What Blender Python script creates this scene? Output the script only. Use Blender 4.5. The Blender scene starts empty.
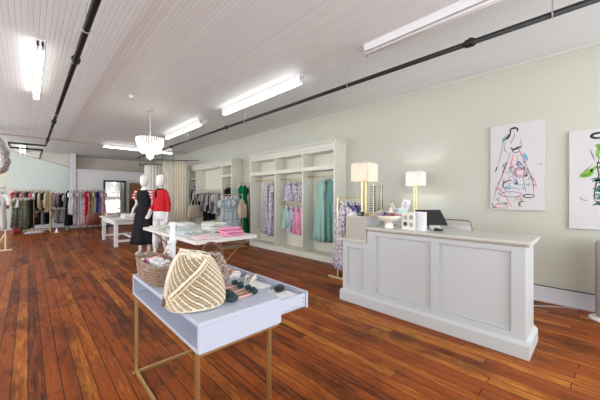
import bpy, bmesh, math, random
from mathutils import Vector, Matrix
R = math.radians
PI = math.pi
sc = bpy.context.scene
COL = sc.collection
random.seed(5)

# ------------------------------------------------------------------ materials
MATS = {}
def nn(nt, t, **kw):
    n = nt.nodes.new(t)
    for k, v in kw.items():
        setattr(n, k, v)
    return n

def mat(name, col, rough=.6, metal=0., emit=None, estr=0., bump=0., bscale=60., trans=0., spec=.5, sheen=0., alpha=1., var=0.):
    if name in MATS: return MATS[name]
    m = bpy.data.materials.new(name); m.use_nodes = True
    nt = m.node_tree; b = nt.nodes['Principled BSDF']
    b.inputs['Base Color'].default_value = (*col, 1)
    b.inputs['Roughness'].default_value = rough
    b.inputs['Metallic'].default_value = metal
    b.inputs['Specular IOR Level'].default_value = spec
    if trans: b.inputs['Transmission Weight'].default_value = trans
    if sheen: b.inputs['Sheen Weight'].default_value = sheen
    if alpha < 1: b.inputs['Alpha'].default_value = alpha
    if emit:
        b.inputs['Emission Color'].default_value = (*emit, 1)
        b.inputs['Emission Strength'].default_value = estr
    tc = nn(nt, 'ShaderNodeTexCoord')
    if bump or var:
        no = nn(nt, 'ShaderNodeTexNoise'); no.inputs['Scale'].default_value = bscale
        no.inputs['Detail'].default_value = 4
        nt.links.new(tc.outputs['Object'], no.inputs['Vector'])
    if bump:
        bp = nn(nt, 'ShaderNodeBump'); bp.inputs['Strength'].default_value = bump
        bp.inputs['Distance'].default_value = .01
        nt.links.new(no.outputs['Fac'], bp.inputs['Height'])
        nt.links.new(bp.outputs['Normal'], b.inputs['Normal'])
    if var:
        cr = nn(nt, 'ShaderNodeValToRGB')
        cr.color_ramp.elements[0].position = .3; cr.color_ramp.elements[1].position = .7
        cr.color_ramp.elements[0].color = (*[c*(1-var) for c in col], 1)
        cr.color_ramp.elements[1].color = (*[min(1, c*(1+var*.5)) for c in col], 1)
        nt.links.new(no.outputs['Fac'], cr.inputs['Fac'])
        nt.links.new(cr.outputs['Color'], b.inputs['Base Color'])
    MATS[name] = m
    return m

def pattern(name, base, spots, rough=.85):
    """printed cloth: blobs of several colours over a base colour"""
    if name in MATS: return MATS[name]
    m = bpy.data.materials.new(name); m.use_nodes = True
    nt = m.node_tree; b = nt.nodes['Principled BSDF']
    b.inputs['Roughness'].default_value = rough
    b.inputs['Specular IOR Level'].default_value = .2
    tc = nn(nt, 'ShaderNodeTexCoord')
    last = None
    for i, (c, s, th) in enumerate(spots):
        mp = nn(nt, 'ShaderNodeMapping')
        mp.inputs['Location'].default_value = (i*3.7, i*1.3, i*5.1)
        nt.links.new(tc.outputs['Object'], mp.inputs['Vector'])
        no = nn(nt, 'ShaderNodeTexNoise'); no.inputs['Scale'].default_value = s*1.5
        no.inputs['Detail'].default_value = 1.5; no.inputs['Distortion'].default_value = .8
        nt.links.new(mp.outputs['Vector'], no.inputs['Vector'])
        cr = nn(nt, 'ShaderNodeValToRGB')
        cr.color_ramp.elements[0].position = th; cr.color_ramp.elements[1].position = th+.03
        nt.links.new(no.outputs['Fac'], cr.inputs['Fac'])
        mx = nn(nt, 'ShaderNodeMix', data_type='RGBA')
        nt.links.new(cr.outputs['Color'], mx.inputs[0])
        if last: nt.links.new(last, mx.inputs[6])
        else: mx.inputs[6].default_value = (*base, 1)
        mx.inputs[7].default_value = (*c, 1)
        last = mx.outputs[2]
    nt.links.new(last, b.inputs['Base Color'])
    MATS[name] = m
    return m

def stripes(name, a, bcol, scale, axis='Z', rough=.85):
    if name in MATS: return MATS[name]
    m = bpy.data.materials.new(name); m.use_nodes = True
    nt = m.node_tree; b = nt.nodes['Principled BSDF']; b.inputs['Roughness'].default_value = rough
    tc = nn(nt, 'ShaderNodeTexCoord')
    w = nn(nt, 'ShaderNodeTexWave', wave_type='BANDS', bands_direction=axis)
    w.inputs['Scale'].default_value = scale; w.inputs['Distortion'].default_value = .6
    cr = nn(nt, 'ShaderNodeValToRGB'); cr.color_ramp.interpolation = 'CONSTANT'
    cr.color_ramp.elements[0].color = (*a, 1)
    cr.color_ramp.elements[1].position = .5; cr.color_ramp.elements[1].color = (*bcol, 1)
    nt.links.new(tc.outputs['Object'], w.inputs['Vector'])
    nt.links.new(w.outputs['Fac'], cr.inputs['Fac'])
    nt.links.new(cr.outputs['Color'], b.inputs['Base Color'])
    MATS[name] = m
    return m

def boards(name, width, length, cols, rough, seam, seamcol, grain=.5, bump=.3, spec=.5, stain=0., gx=2.6, gy=2.2, gc=1.3):
    m = bpy.data.materials.new(name); m.use_nodes = True
    nt = m.node_tree; L = nt.links; b = nt.nodes['Principled BSDF']
    def math_(op, a, bb=None):
        n = nn(nt, 'ShaderNodeMath', operation=op)
        for i, v in enumerate((a, bb)):
            if v is None: continue
            if isinstance(v, (int, float)): n.inputs[i].default_value = v
            else: L.new(v, n.inputs[i])
        return n.outputs[0]
    tc = nn(nt, 'ShaderNodeTexCoord'); sp = nn(nt, 'ShaderNodeSeparateXYZ')
    L.new(tc.outputs['Object'], sp.inputs[0])
    x, y = sp.outputs['X'], sp.outputs['Y']
    px = math_('DIVIDE', x, width); idx = math_('FLOOR', px); fx = math_('FRACT', px)
    w1 = nn(nt, 'ShaderNodeTexWhiteNoise', noise_dimensions='1D'); L.new(idx, w1.inputs['W'])
    yy = math_('ADD', math_('DIVIDE', y, length), math_('MULTIPLY', w1.outputs['Value'], 7.3))
    seg = math_('FLOOR', yy); fy = math_('FRACT', yy)
    cb = nn(nt, 'ShaderNodeCombineXYZ'); L.new(idx, cb.inputs[0]); L.new(seg, cb.inputs[1])
    w2 = nn(nt, 'ShaderNodeTexWhiteNoise', noise_dimensions='2D'); L.new(cb.outputs[0], w2.inputs['Vector'])
    ramp = nn(nt, 'ShaderNodeValToRGB'); el = ramp.color_ramp.elements
    el[0].position = 0; el[0].color = (*cols[0], 1); el[1].position = 1; el[1].color = (*cols[-1], 1)
    for i, c in enumerate(cols[1:-1]):
        el.new((i+1)/(len(cols)-1)).color = (*c, 1)
    # grain
    cv = nn(nt, 'ShaderNodeCombineXYZ')
    L.new(math_('ADD', math_('MULTIPLY', x, 1/width*gx), math_('MULTIPLY', w2.outputs['Value'], 60.)), cv.inputs[0])
    L.new(math_('MULTIPLY', y, gy), cv.inputs[1]); L.new(math_('MULTIPLY', w2.outputs['Value'], 33.), cv.inputs[2])
    gn = nn(nt, 'ShaderNodeTexNoise'); gn.inputs['Scale'].default_value = 1.; gn.inputs['Detail'].default_value = 5
    gn.inputs['Roughness'].default_value = .65; gn.inputs['Distortion'].default_value = .6
    L.new(cv.outputs[0], gn.inputs['Vector'])
    wv = nn(nt, 'ShaderNodeTexWave', wave_type='BANDS', bands_direction='X')
    wv.inputs['Scale'].default_value = 1.1; wv.inputs['Distortion'].default_value = 7.
    wv.inputs['Detail'].default_value = 2.; wv.inputs['Detail Scale'].default_value = .35
    L.new(cv.outputs[0], wv.inputs['Vector'])
    tone = math_('ADD', math_('MULTIPLY', w2.outputs['Value'], 1-grain*.5), math_('MULTIPLY', math_('SUBTRACT', gn.outputs['Fac'], .35), grain*gc))
    L.new(tone, ramp.inputs['Fac'])
    mx = nn(nt, 'ShaderNodeMix', data_type='RGBA', blend_type='MULTIPLY')
    L.new(ramp.outputs['Color'], mx.inputs[6])
    cr2 = nn(nt, 'ShaderNodeValToRGB'); cr2.color_ramp.elements[0].color = (1-grain, 1-grain, 1-grain, 1)
    cr2.color_ramp.elements[0].position = .1; cr2.color_ramp.elements[1].position = .6
    L.new(wv.outputs['Fac'], cr2.inputs['Fac']); L.new(cr2.outputs['Color'], mx.inputs[7]); mx.inputs[0].default_value = .8
    colour = mx.outputs[2]
    if stain:
        sn = nn(nt, 'ShaderNodeTexNoise'); sn.inputs['Scale'].default_value = 1.1; sn.inputs['Detail'].default_value = 6
        sn.inputs['Roughness'].default_value = .7
        mp = nn(nt, 'ShaderNodeMapping'); mp.inputs['Scale'].default_value = (2.6, .9, 1)
        L.new(tc.outputs['Object'], mp.inputs['Vector']); L.new(mp.outputs['Vector'], sn.inputs['Vector'])
        cs = nn(nt, 'ShaderNodeValToRGB'); cs.color_ramp.elements[0].position = .36; cs.color_ramp.elements[1].position = .52
        cs.color_ramp.elements[0].color = (1-stain, 1-stain, 1-stain, 1)
        L.new(sn.outputs['Fac'], cs.inputs['Fac'])
        m2 = nn(nt, 'ShaderNodeMix', data_type='RGBA', blend_type='MULTIPLY'); m2.inputs[0].default_value = 1.
        L.new(colour, m2.inputs[6]); L.new(cs.outputs['Color'], m2.inputs[7]); colour = m2.outputs[2]
    ex = math_('MINIMUM', fx, math_('SUBTRACT', 1., fx))
    ey = math_('MULTIPLY', math_('MINIMUM', fy, math_('SUBTRACT', 1., fy)), length/width)
    e = math_('MINIMUM', ex, ey)
    line = math_('LESS_THAN', e, seam)
    m3 = nn(nt, 'ShaderNodeMix', data_type='RGBA'); L.new(line, m3.inputs[0])
    L.new(colour, m3.inputs[6]); m3.inputs[7].default_value = (*seamcol, 1)
    L.new(m3.outputs[2], b.inputs['Base Color'])
    bp = nn(nt, 'ShaderNodeBump'); bp.inputs['Strength'].default_value = bump; bp.inputs['Distance'].default_value = .004
    hgt = math_('ADD', math_('MULTIPLY', gn.outputs['Fac'], .3), math_('MINIMUM', math_('MULTIPLY', e, 1/max(seam, .001)/2), 1.))
    L.new(hgt, bp.inputs['Height']); L.new(bp.outputs['Normal'], b.inputs['Normal'])
    rr = math_('ADD', rough-.06, math_('MULTIPLY', gn.outputs['Fac'], .14)); L.new(rr, b.inputs['Roughness'])
    b.inputs['Specular IOR Level'].default_value = spec
    MATS[name] = m
    return m

FLOOR = boards('old_pine_boards', .092, 2.9,
    [(.055, .018, .008), (.19, .040, .008), (.40, .092, .013), (.33, .070, .011), (.50, .145, .018), (.66, .27, .045)],
    .42, .032, (.02, .007, .004), grain=.72, bump=.12, spec=.16, stain=.65, gx=4.6, gy=3.6, gc=1.9)
CEIL = boards('painted_beadboard', .046, 4.2,
    [(.75, .79, .80), (.80, .84, .85), (.77, .81, .82), (.82, .86, .87)], .45, .07, (.66, .69, .69), grain=.03, bump=.3, spec=.3)
WALL = mat('cream_wall_paint', (.56, .565, .485), .6, bump=.06, bscale=9)
GREEN = mat('pale_green_wall_paint', (.70, .77, .73), .6, bump=.06, bscale=9)
BEIGE = mat('tan_wall_paint', (.74, .68, .58), .7)
WHITEW = mat('white_wall_paint', (.80, .80, .80), .6)
TRIM = mat('white_trim_paint', (.72, .73, .77), .4)
CABW = mat('cream_cabinet_paint', (.74, .74, .66), .4)
CTRW = mat('counter_paint', (.53, .555, .56), .42)
CTOP = mat('counter_stone_top', (.56, .56, .51), .38)
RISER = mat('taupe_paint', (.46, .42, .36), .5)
WHT = mat('white_lacquer', (.49, .53, .64), .4)  # white finish; the blue of the daylight is put into its colour
GOLD = mat('brushed_gold', (.55, .40, .17), .38, 1.)
GOLDL = mat('pale_gold_metal', (.78, .66, .34), .35, .7)
CHROME = mat('chrome', (.75, .75, .75), .2, 1.)
BLACK = mat('black_plastic', (.012, .012, .013), .35)
PIPE = mat('black_iron', (.012, .012, .012), .45, .3)
HANG = mat('white_hanger', (.85, .85, .83), .45)
WPL = mat('white_plastic', (.85, .85, .85), .35)
GREYP = mat('grey_plastic', (.42, .40, .40), .45)
TUBE = mat('lit_tube', (1, 1, 1), .4, emit=(1, .98, .95), estr=6.)
PAPER = mat('white_paper', (.88, .88, .9), .7)
SKINW = mat('mannequin_white', (.86, .85, .84), .35)

# ------------------------------------------------------------------ mesh helper
class MB:
    def __init__(s): s.v = []; s.f = []
    def add(s, vs, fs):
        o = len(s.v); s.v += [tuple(v) for v in vs]; s.f += [tuple(i+o for i in f) for f in fs]; return s
    def box(s, x0, x1, y0, y1, z0, z1):
        return s.add([(x0, y0, z0), (x1, y0, z0), (x1, y1, z0), (x0, y1, z0), (x0, y0, z1), (x1, y0, z1), (x1, y1, z1), (x0, y1, z1)],
                     [(0, 3, 2, 1), (4, 5, 6, 7), (0, 1, 5, 4), (1, 2, 6, 5), (2, 3, 7, 6), (3, 0, 4, 7)])
    def tube(s, pts, r, n=8, closed=False):
        pts = [Vector(p) for p in pts]; N = len(pts)
        rs = r if isinstance(r, (list, tuple)) else [r]*N
        rings = []; prev = None
        for i, p in enumerate(pts):
            if closed: t = pts[(i+1) % N]-pts[i-1]
            else: t = pts[min(i+1, N-1)]-pts[max(i-1, 0)]
            t = t.normalized() if t.length > 1e-9 else Vector((0, 0, 1))
            if prev is None:
                a = Vector((0, 0, 1)) if abs(t.z) < .9 else Vector((1, 0, 0))
                u = t.cross(a).normalized()
            else:
                u = (prev - t*prev.dot(t)); u = u.normalized() if u.length > 1e-6 else t.orthogonal().normalized()
            prev = u; w = t.cross(u)
            rings.append([p+(u*math.cos(2*PI*k/n)+w*math.sin(2*PI*k/n))*rs[i] for k in range(n)])
        return s.rings(rings, closed)
    def rings(s, rings, closed=False, cap=True):
        n = len(rings[0]); N = len(rings); vs = [v for r in rings for v in r]; fs = []
        for i in range(N if closed else N-1):
            j = (i+1) % N
            for k in range(n):
                l = (k+1) % n
                fs.append((i*n+k, i*n+l, j*n+l, j*n+k))
        if not closed and cap:
            fs.append(tuple(range(n-1, -1, -1))); fs.append(tuple((N-1)*n+k for k in range(n)))
        return s.add(vs, fs)
    def lathe(s, prof, c=(0, 0, 0), n=20, cap=True):
        return s.rings([[(c[0]+r*math.cos(2*PI*k/n), c[1]+r*math.sin(2*PI*k/n), c[2]+z) for k in range(n)] for r, z in prof], cap=cap)
    def prism(s, poly, a, b, axis='x'):
        """poly of 2D points swept from a to b on axis"""
        def P(u, v, t): return {'x': (t, u, v), 'y': (u, t, v), 'z': (u, v, t)}[axis]
        return s.rings([[P(u, v, a) for u, v in poly], [P(u, v, b) for u, v in poly]])
    def ball(s, c, r, n=10, m=7, sq=(1, 1, 1)):
        return s.rings([[(c[0]+sq[0]*r*math.sin(PI*j/m)*math.cos(2*PI*k/n), c[1]+sq[1]*r*math.sin(PI*j/m)*math.sin(2*PI*k/n), c[2]+sq[2]*r*math.cos(PI*j/m)) for k in range(n)]
                        for j in [.04]+list(range(1, m))+[m-.04]])
    def xf(s, M):
        s.v = [tuple(M @ Vector(v)) for v in s.v]; return s
    def build(s, name, m, parent=None, loc=(0, 0, 0), rz=0, smooth=False, bevel=0., solid=0.):
        me = bpy.data.meshes.new(name); me.from_pydata(s.v, [], s.f); me.validate(); me.update()
        bm = bmesh.new(); bm.from_mesh(me); bmesh.ops.recalc_face_normals(bm, faces=bm.faces); bm.to_mesh(me); bm.free()
        if smooth:
            for p in me.polygons: p.use_smooth = True
        me.materials.append(m)
        o = bpy.data.objects.new(name, me); COL.objects.link(o)
        o.location = loc; o.rotation_euler = (0, 0, rz)
        if parent: o.parent = parent
        if bevel:
            b = o.modifiers.new('bevel', 'BEVEL'); b.width = bevel; b.segments = 2; b.limit_method = 'ANGLE'; b.harden_normals = False
        if solid:
            b = o.modifiers.new('solid', 'SOLIDIFY'); b.thickness = solid; b.offset = 0
        return o

def tag(o, label=None, cat=None, group=None, kind=None):
    if label: o['label'] = label
    if cat: o['category'] = cat
    if group: o['group'] = group
    if kind: o['kind'] = kind
    return o
def thing(name, label, cat, loc=(0, 0, 0), rz=0, group=None):
    o = bpy.data.objects.new(name, None); COL.objects.link(o)
    o.location = loc; o.rotation_euler = (0, 0, rz); o.empty_display_size = .05
    return tag(o, label, cat, group)
def struct(name, mb, m, **k):
    return tag(mb.build(name, m, **k), kind='structure')
def boxm(*a): return MB().box(*a)

# ------------------------------------------------------------------ room
X0, X1, Y0, Y1, H = -3.5, 4.96, -2.6, 17.0, 3.25
struct('floor', boxm(X0, X1, Y0, Y1, -.1, 0), FLOOR)
struct('ceiling', boxm(X0-.1, X1+.1, Y0-.1, Y1+.1, H, H+.1), CEIL)
struct('wall_right', boxm(X1, X1+.12, Y0, Y1, 0, H), WALL)
lw = MB().box(X0-.12, X0, Y0, Y1, 0, .5).box(X0-.12, X0, Y0, Y1, 2.9, H)
ADDED_SIDE = ((1.2, 5.2), (6.2, 10.2), (11.2, 15.2))  # openings added in the unseen left wall to bring daylight to the back
for a, b in ((Y0, 1.2), (5.2, 6.2), (10.2, 11.2), (15.2, Y1)): lw.box(X0-.12, X0, a, b, .5, 2.9)
struct('wall_left', lw, WALL)
for i, (a, b) in enumerate(ADDED_SIDE):
    w = MB(); c = (a+b)/2
    w.box(X0-.09, X0-.03, a, b, .5, .56).box(X0-.09, X0-.03, a, b, 2.84, 2.9).box(X0-.09, X0-.03, a, a+.06, .56, 2.84).box(X0-.09, X0-.03, b-.06, b, .56, 2.84).box(X0-.09, X0-.03, c-.03, c+.03, .56, 2.84)
    struct('window_%d' % (i+3), w, TRIM)
struct('wall_back', boxm(X0, X1, Y1, Y1+.12, 0, H), BEIGE)
# front wall with two shop windows
fw = MB()
fw.box(X0, X1, Y0-.12, Y0, 0, .45).box(X0, X1, Y0-.12, Y0, 2.95, H)
for a, b in ((X0, -3.2), (-.35, .35), (4.6, X1)): fw.box(a, b, Y0-.12, Y0, .45, 2.95)
struct('wall_front', fw, WALL)
GLASS = mat('shop_glass', (1, 1, 1), .0, trans=1., spec=.3)
for i, (a, b) in enumerate(((-3.2, -.35), (.35, 4.6))):
    w = MB()
    w.box(a, b, Y0-.09, Y0-.03, .45, .51).box(a, b, Y0-.09, Y0-.03, 2.89, 2.95).box(a, a+.06, Y0-.09, Y0-.03, .51, 2.89).box(b-.06, b, Y0-.09, Y0-.03, .51, 2.89)
    c = (a+b)/2; w.box(c-.03, c+.03, Y0-.09, Y0-.03, .51, 2.89)
    struct('window_%d' % (i+1), w, TRIM)
# green painted far left wall with sloping soffit above it
struct('wall_green', boxm(X0, 1.40, Y1-.3, Y1-.02, 0, 3.24), GREEN)
struct('trim_1', MB().prism([(-.55, 3.25), (1.39, 2.68), (1.39, 3.25)], Y1-.75, Y1-.3, 'y'), mat('pale_soffit_paint', (.72, .72, .63), .7))
# partition with post and beam, opening on its right
pt = MB().box(1.52, 3.58, 15.9, 16.0, 0, 2.50).box(3.58, 4.25, 15.9, 16.0, 2.05, 2.50).box(4.25, 4.96, 15.9, 16.0, 0, 2.50)
struct('wall_partition', pt, WHITEW)
struct('trim_2', boxm(1.52, 4.96, 15.86, 16.04, 2.50, 2.60), TRIM, bevel=.01)
struct('trim_3', boxm(1.34, 1.52, 15.84, 16.02, 0, H-.002), TRIM, bevel=.008)
struct('trim_4', MB().box(3.46, 3.58, 15.87, 15.9, 0, 2.05).box(3.46, 4.37, 15.87, 15.9, 2.05, 2.17).box(4.25, 4.37, 15.87, 15.9, 0, 2.05), TRIM)
struct('trim_5', boxm(X0, X1, 12.15, 12.22, H-.035, H-.001), mat('tan_batten', (.5, .43, .37), .6))
struct('trim_6', boxm(X1-.015, X1, Y0, 15.8, H-.028, H-.001), mat('cream_cove', (.62, .62, .56), .5))
bb = MB().box(X1-.018, X1, Y0, 3.72, 0, .20).box(X1-.026, X1, Y0, 3.72, .172, .196).box(X1-.03, X1, Y0, 3.72, 0, .02)
struct('baseboard_right', bb, TRIM, bevel=.003)
struct('baseboard_left', boxm(X0, X0+.018, Y0, Y1-.3, 0, .2), TRIM)
struct('baseboard_back', boxm(X0+.02, 1.33, Y1-.32, Y1-.3, 0, .18), TRIM)
tag(MB().tube([(X1-.012, y, .208) for y in (-2.4, -1, 0, 1, 2, 3, 3.7)], .0065, 6).build('cable', BLACK, smooth=True), 'thin black cable lying along the top of the white baseboard', 'cable')

# ------------------------------------------------------------------ ceiling fixtures
def fluor(label, x, y, ang, lit=True, L=2.4, w=.10, group='ceiling strip lights'):
    t = thing('strip_light', label, 'ceiling light', (x, y, H), ang, group)
    b = MB().prism([(-w/2, 0), (-w/2, -.03), (-w*.3, -.08), (w*.3, -.08), (w/2, -.03), (w/2, 0)], -L/2, L/2, 'y')
    b.build('housing', mat('fixture_white', (.82, .82, .83), .4), t)
    for s in (-1, 1):
        for e in (-1, 1):
            MB().box(s*w*.22-.010, s*w*.22+.010, e*(L/2-.012)-.012, e*(L/2-.012)+.012, -.135, -.02).build('lamp_holder', mat('socket_grey', (.45, .45, .47), .5), t)
        MB().tube([(s*w*.22, -L/2+.03, -.115), (s*w*.22, L/2-.03, -.115)], .016, 10).build('tube', TUBE if lit else mat('unlit_tube', (.8, .8, .82), .3), t, smooth=True)
    return t
fluor('lit two-tube strip light alone on the left side of the ceiling', .105, 5.75, 0)
fluor('lit strip light nearest of the row along the right black pipe', 3.02, 4.32, 0)
fluor('lit strip light second of the row, up the ceiling behind the chandelier', 3.04, 7.85, 0)
fluor('unlit white strip light at the top of the photo above the counter', 3.0, .78, 0, lit=False, w=.075)
fluor('lit strip light set crosswise behind the crystal chandelier', 3.1, 12.32-.25, R(90)+.03)
fluor('lit wide strip light at the far left over the green wall', -.15, 15.0, 0, w=.26)

def pipe_run(label, pts, r, joints, rods):
    t = thing('ceiling_pipe', label, 'pipe', pts[0], 0)
    o = Vector(pts[0]); q = [Vector(p)-o for p in pts]
    MB().tube(q, r, 12).build('pipe', PIPE, t, smooth=True)
    for p in joints:
        v = Vector(p)-o
        MB().tube([v-Vector((0, .05, 0)), v-Vector((0, .035, 0)), v+Vector((0, .035, 0)), v+Vector((0, .05, 0))], [r*1.25, r*1.6, r*1.6, r*1.25], 12).tube([v, v+Vector((0, 0, r+.025))], r*.6, 8).build('coupling', PIPE, t, smooth=True)
    for p in rods:
        v = Vector(p)-o
        MB().tube([v+Vector((0, 0, 0)), v+Vector((0, 0, H-p[2]))], .006, 6).tube([v+Vector((r*1.12*math.cos(a), 0, r*1.12*math.sin(a))) for a in [i*PI/6 for i in range(12)]], .006, 5, True).build('hanger_rod', mat('galvanised', (.5, .5, .5), .4, .8), t)
ZP = 3.0
pipe_run('black iron pipe along the right side of the ceiling over the counter', [(3.345, -2.5, ZP), (3.345, 12.1, ZP), (3.345, 13.6, ZP)], .027,
         [(3.345, .93, ZP), (3.345, 6.0, ZP), (3.345, 9.6, ZP)], [(3.345, .28, ZP), (3.345, 2.5, ZP), (3.345, 5.2, ZP), (3.345, 8.2, ZP), (3.345, 11.4, ZP)])
pipe_run('black iron pipe on the left of the ceiling with a jog at its far end',
         [(.405, -2.5, ZP), (.405, 12.15, ZP), (-.42, 12.2, ZP), (-.42, 13.35, ZP), (.36, 13.37, ZP), (.36, 16.6, ZP)], .029,
         [(.405, 4.25, ZP), (.405, 8.1, ZP), (.405, 10.9, ZP)], [(.405, 3.4, ZP), (.405, 7.3, ZP), (.405, 11.6, ZP), (-.42, 12.8, ZP), (.36, 15, ZP)])
# sprinkler heads / hooks
t = thing('smoke_sensor', 'small sensor on the bare ceiling, between left pipe and chandelier', 'sensor', (1.39, 5.96, H))
MB().lathe([(.05, 0), (.05, -.02), (.02, -.03), (.02, -.05)], n=14).build('base', WPL, t, smooth=True)
MB().lathe([(.012, -.05), (.03, -.056), (.03, -.062), (.004, -.066)], n=12).build('head', mat('dull_metal', (.35, .34, .33), .4, .8), t)
# chandelier
t = thing('chandelier', 'lit crystal bead chandelier hanging over the white table', 'chandelier', (1.9, 6.66, H))
MB().lathe([(.065, 0), (.065, -.02), (.02, -.035)], n=18).build('canopy', CHROME, t, smooth=True)
mm = MB()
for i in range(22):
    z = -.04-i*.026
    mm.tube([(.009*math.cos(a), 0, z-.013+.013*math.sin(a)) if i % 2 else (0, .009*math.cos(a), z-.013+.013*math.sin(a)) for a in [k*PI/4 for k in range(8)]], .003, 4, True)
mm.build('chain', CHROME, t)
MB().tube([(.26*math.cos(k*PI/14), .26*math.sin(k*PI/14), -.61) for k in range(28)], .012, 6, True).tube([(.15*math.cos(k*PI/8), .15*math.sin(k*PI/8), -.9) for k in range(16)], .007, 5, True).tube([(-.24, 0, -.63), (0, 0, -.6), (.24, 0, -.63)], .006, 5).tube([(0, -.24, -.63), (0, 0, -.6), (0, .24, -.63)], .006, 5).build('frame', CHROME, t, smooth=True)
CRY = mat('crystal', (.95, .95, .97), .08, emit=(1, .97, .92), estr=.6, spec=.8)  # crystals are no bulbs; a faint glow is put into them for brightness
mm = MB()
def bead(mb, c, r): mb.add([(c[0]+r, c[1], c[2]), (c[0], c[1]+r, c[2]), (c[0]-r, c[1], c[2]), (c[0], c[1]-r, c[2]), (c[0], c[1], c[2]+r*1.3), (c[0], c[1], c[2]-r*1.3)],
    [(0, 1, 4), (1, 2, 4), (2, 3, 4), (3, 0, 4), (1, 0, 5), (2, 1, 5), (3, 2, 5), (0, 3, 5)])
for k in range(34):
    a = 2*PI*k/34
    for j in range(12):
        u = j/11; r = .262-.085*u**2; bead(mm, (r*math.cos(a), r*math.sin(a), -.62-.30*u), .014)
mm.build('crystal_strands', CRY, t)
mm = MB()
for k in range(16):
    a = 2*PI*k/16
    for j in range(7):
        u = j/6; r = .085-.03*u; bead(mm, (r*math.cos(a), r*math.sin(a), -.90-.13*u), .013)
bead(mm, (0, 0, -1.06), .025)
mm.build('crystal_drop', CRY, t)
for k in range(5):
    a = 2*PI*k/5
    MB().ball((.09*math.cos(a), .09*math.sin(a), -.74), .024, sq=(1, 1, 1.3)).build('bulb', mat('warm_bulb', (1, 1, 1), .4, emit=(1, .88, .7), estr=30.), t, smooth=True)
# foil duct at far left
t = thing('air_duct', 'silver foil flexible air duct bulging in at the left edge', 'duct', (-.80, 11.1, 0))
def curve(pts, n):
    out = []
    for i in range(len(pts)-1):
        p0 = Vector(pts[max(i-1, 0)]); p1 = Vector(pts[i]); p2 = Vector(pts[i+1]); p3 = Vector(pts[min(i+2, len(pts)-1)])
        for k in range(n):
            u = k/n
            out.append(.5*((2*p1)+(p2-p0)*u+(2*p0-5*p1+4*p2-p3)*u*u+(3*p1-p0-3*p2+p3)*u**3))
    out.append(Vector(pts[-1])); return out
c = curve([(-.6, 0, 3.12), (.02, 0, 3.02), (.22, 0, 2.72), (.30, 0, 2.42), (.27, 0, 2.18), (.02, 0, 2.03), (-.5, 0, 2.0)], 26)
rs = [.15+.014*math.sin(i*1.25)+.012*math.sin(i*.31) for i in range(len(c))]
FOIL = mat('crinkled_foil', (.72, .72, .72), .28, .9, bump=1., bscale=25)
MB().tube(c, rs, 18).build('foil_hose', FOIL, t, smooth=True)
MB().tube([(-.48, 0, 2.0), (-.6, 0, 2.0)], [.17, .17], 18).build('collar', mat('duct_collar', (.4, .4, .4), .35, .9), t)

# ------------------------------------------------------------------ counter
t = thing('sales_counter', 'long white panelled sales counter with a lower left end', 'counter', (3.10, .435, 0))
MB().box(.03, .44, .02, 1.585, .0, .955).build('body', CTRW, t)
MB().box(.03, .44, 1.585, 1.97, .0, .80).build('low_body', CTRW, t)
def panel_frame(y0, y1, z0, z1, zt, yl, yr):
    m = MB()
    m.box(0, .031, yl, y0, .11, zt).box(0, .031, y1, yr, .11, zt).box(0, .031, y0, y1, .11, z0).box(0, .031, y0, y1, z1, zt)
    return m
def bead_frame(y0, y1, z0, z1):
    b = .014
    return MB().box(.018, .031, y0, y1, z0, z0+b).box(.018, .031, y0, y1, z1-b, z1).box(.018, .031, y0, y0+b, z0+b, z1-b).box(.018, .031, y1-b, y1, z0+b, z1-b)
for a in ((.10, .71, .20, .91, .955, .0, .755), (.80, 1.46, .20, .91, .955, .755, 1.585), (1.65, 1.90, .20, .72, .80, 1.585, 1.97)):
    f_ = panel_frame(*a).build('front_panel', CTRW, t)
    bead_frame(*a[:4]).build('panel_bead', CTRW, f_, bevel=.005)
MB().box(.032, .44, -.0, .019, .11, .955).build('end_panel', CTRW, t)
MB().box(-.03, .0, -.03, 2.0, 0, .115).box(.0, .47, -.03, -.001, 0, .115).prism([(-.03, .115), (-.001, .145), (-.001, .115)], -.03, 2.0, 'y').prism([(-.03, .115), (-.001, .145), (-.001, .115)], -.001, .47, 'x').build('plinth', CTRW, t)
MB().prism([(.0, 0), (-.028, .022), (-.028, .03), (.45, .03), (.45, 0)], -.028, 1.575, 'y').xf(Matrix.Translation((0, 0, .956))).box(-.045, .49, -.045, 1.59, .987, 1.01).build('counter_top', CTOP, t, bevel=.003)
MB().box(-.03, .47, 1.592, 2.03, .802, .835).build('low_top', CTOP, t, bevel=.005)
t = thing('riser_box', 'taupe box riser standing on the low left end of the counter', 'box', (3.08, 1.99, .835))
MB().box(.0, .44, .045, .35, 0, .29).build('sides', RISER, t, bevel=.004)
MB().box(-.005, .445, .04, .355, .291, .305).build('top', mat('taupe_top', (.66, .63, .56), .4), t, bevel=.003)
MB().box(.0, .44, .038, .044, 0, .29).build('end_strip', CTRW, t)
RT = .835+.305

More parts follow.
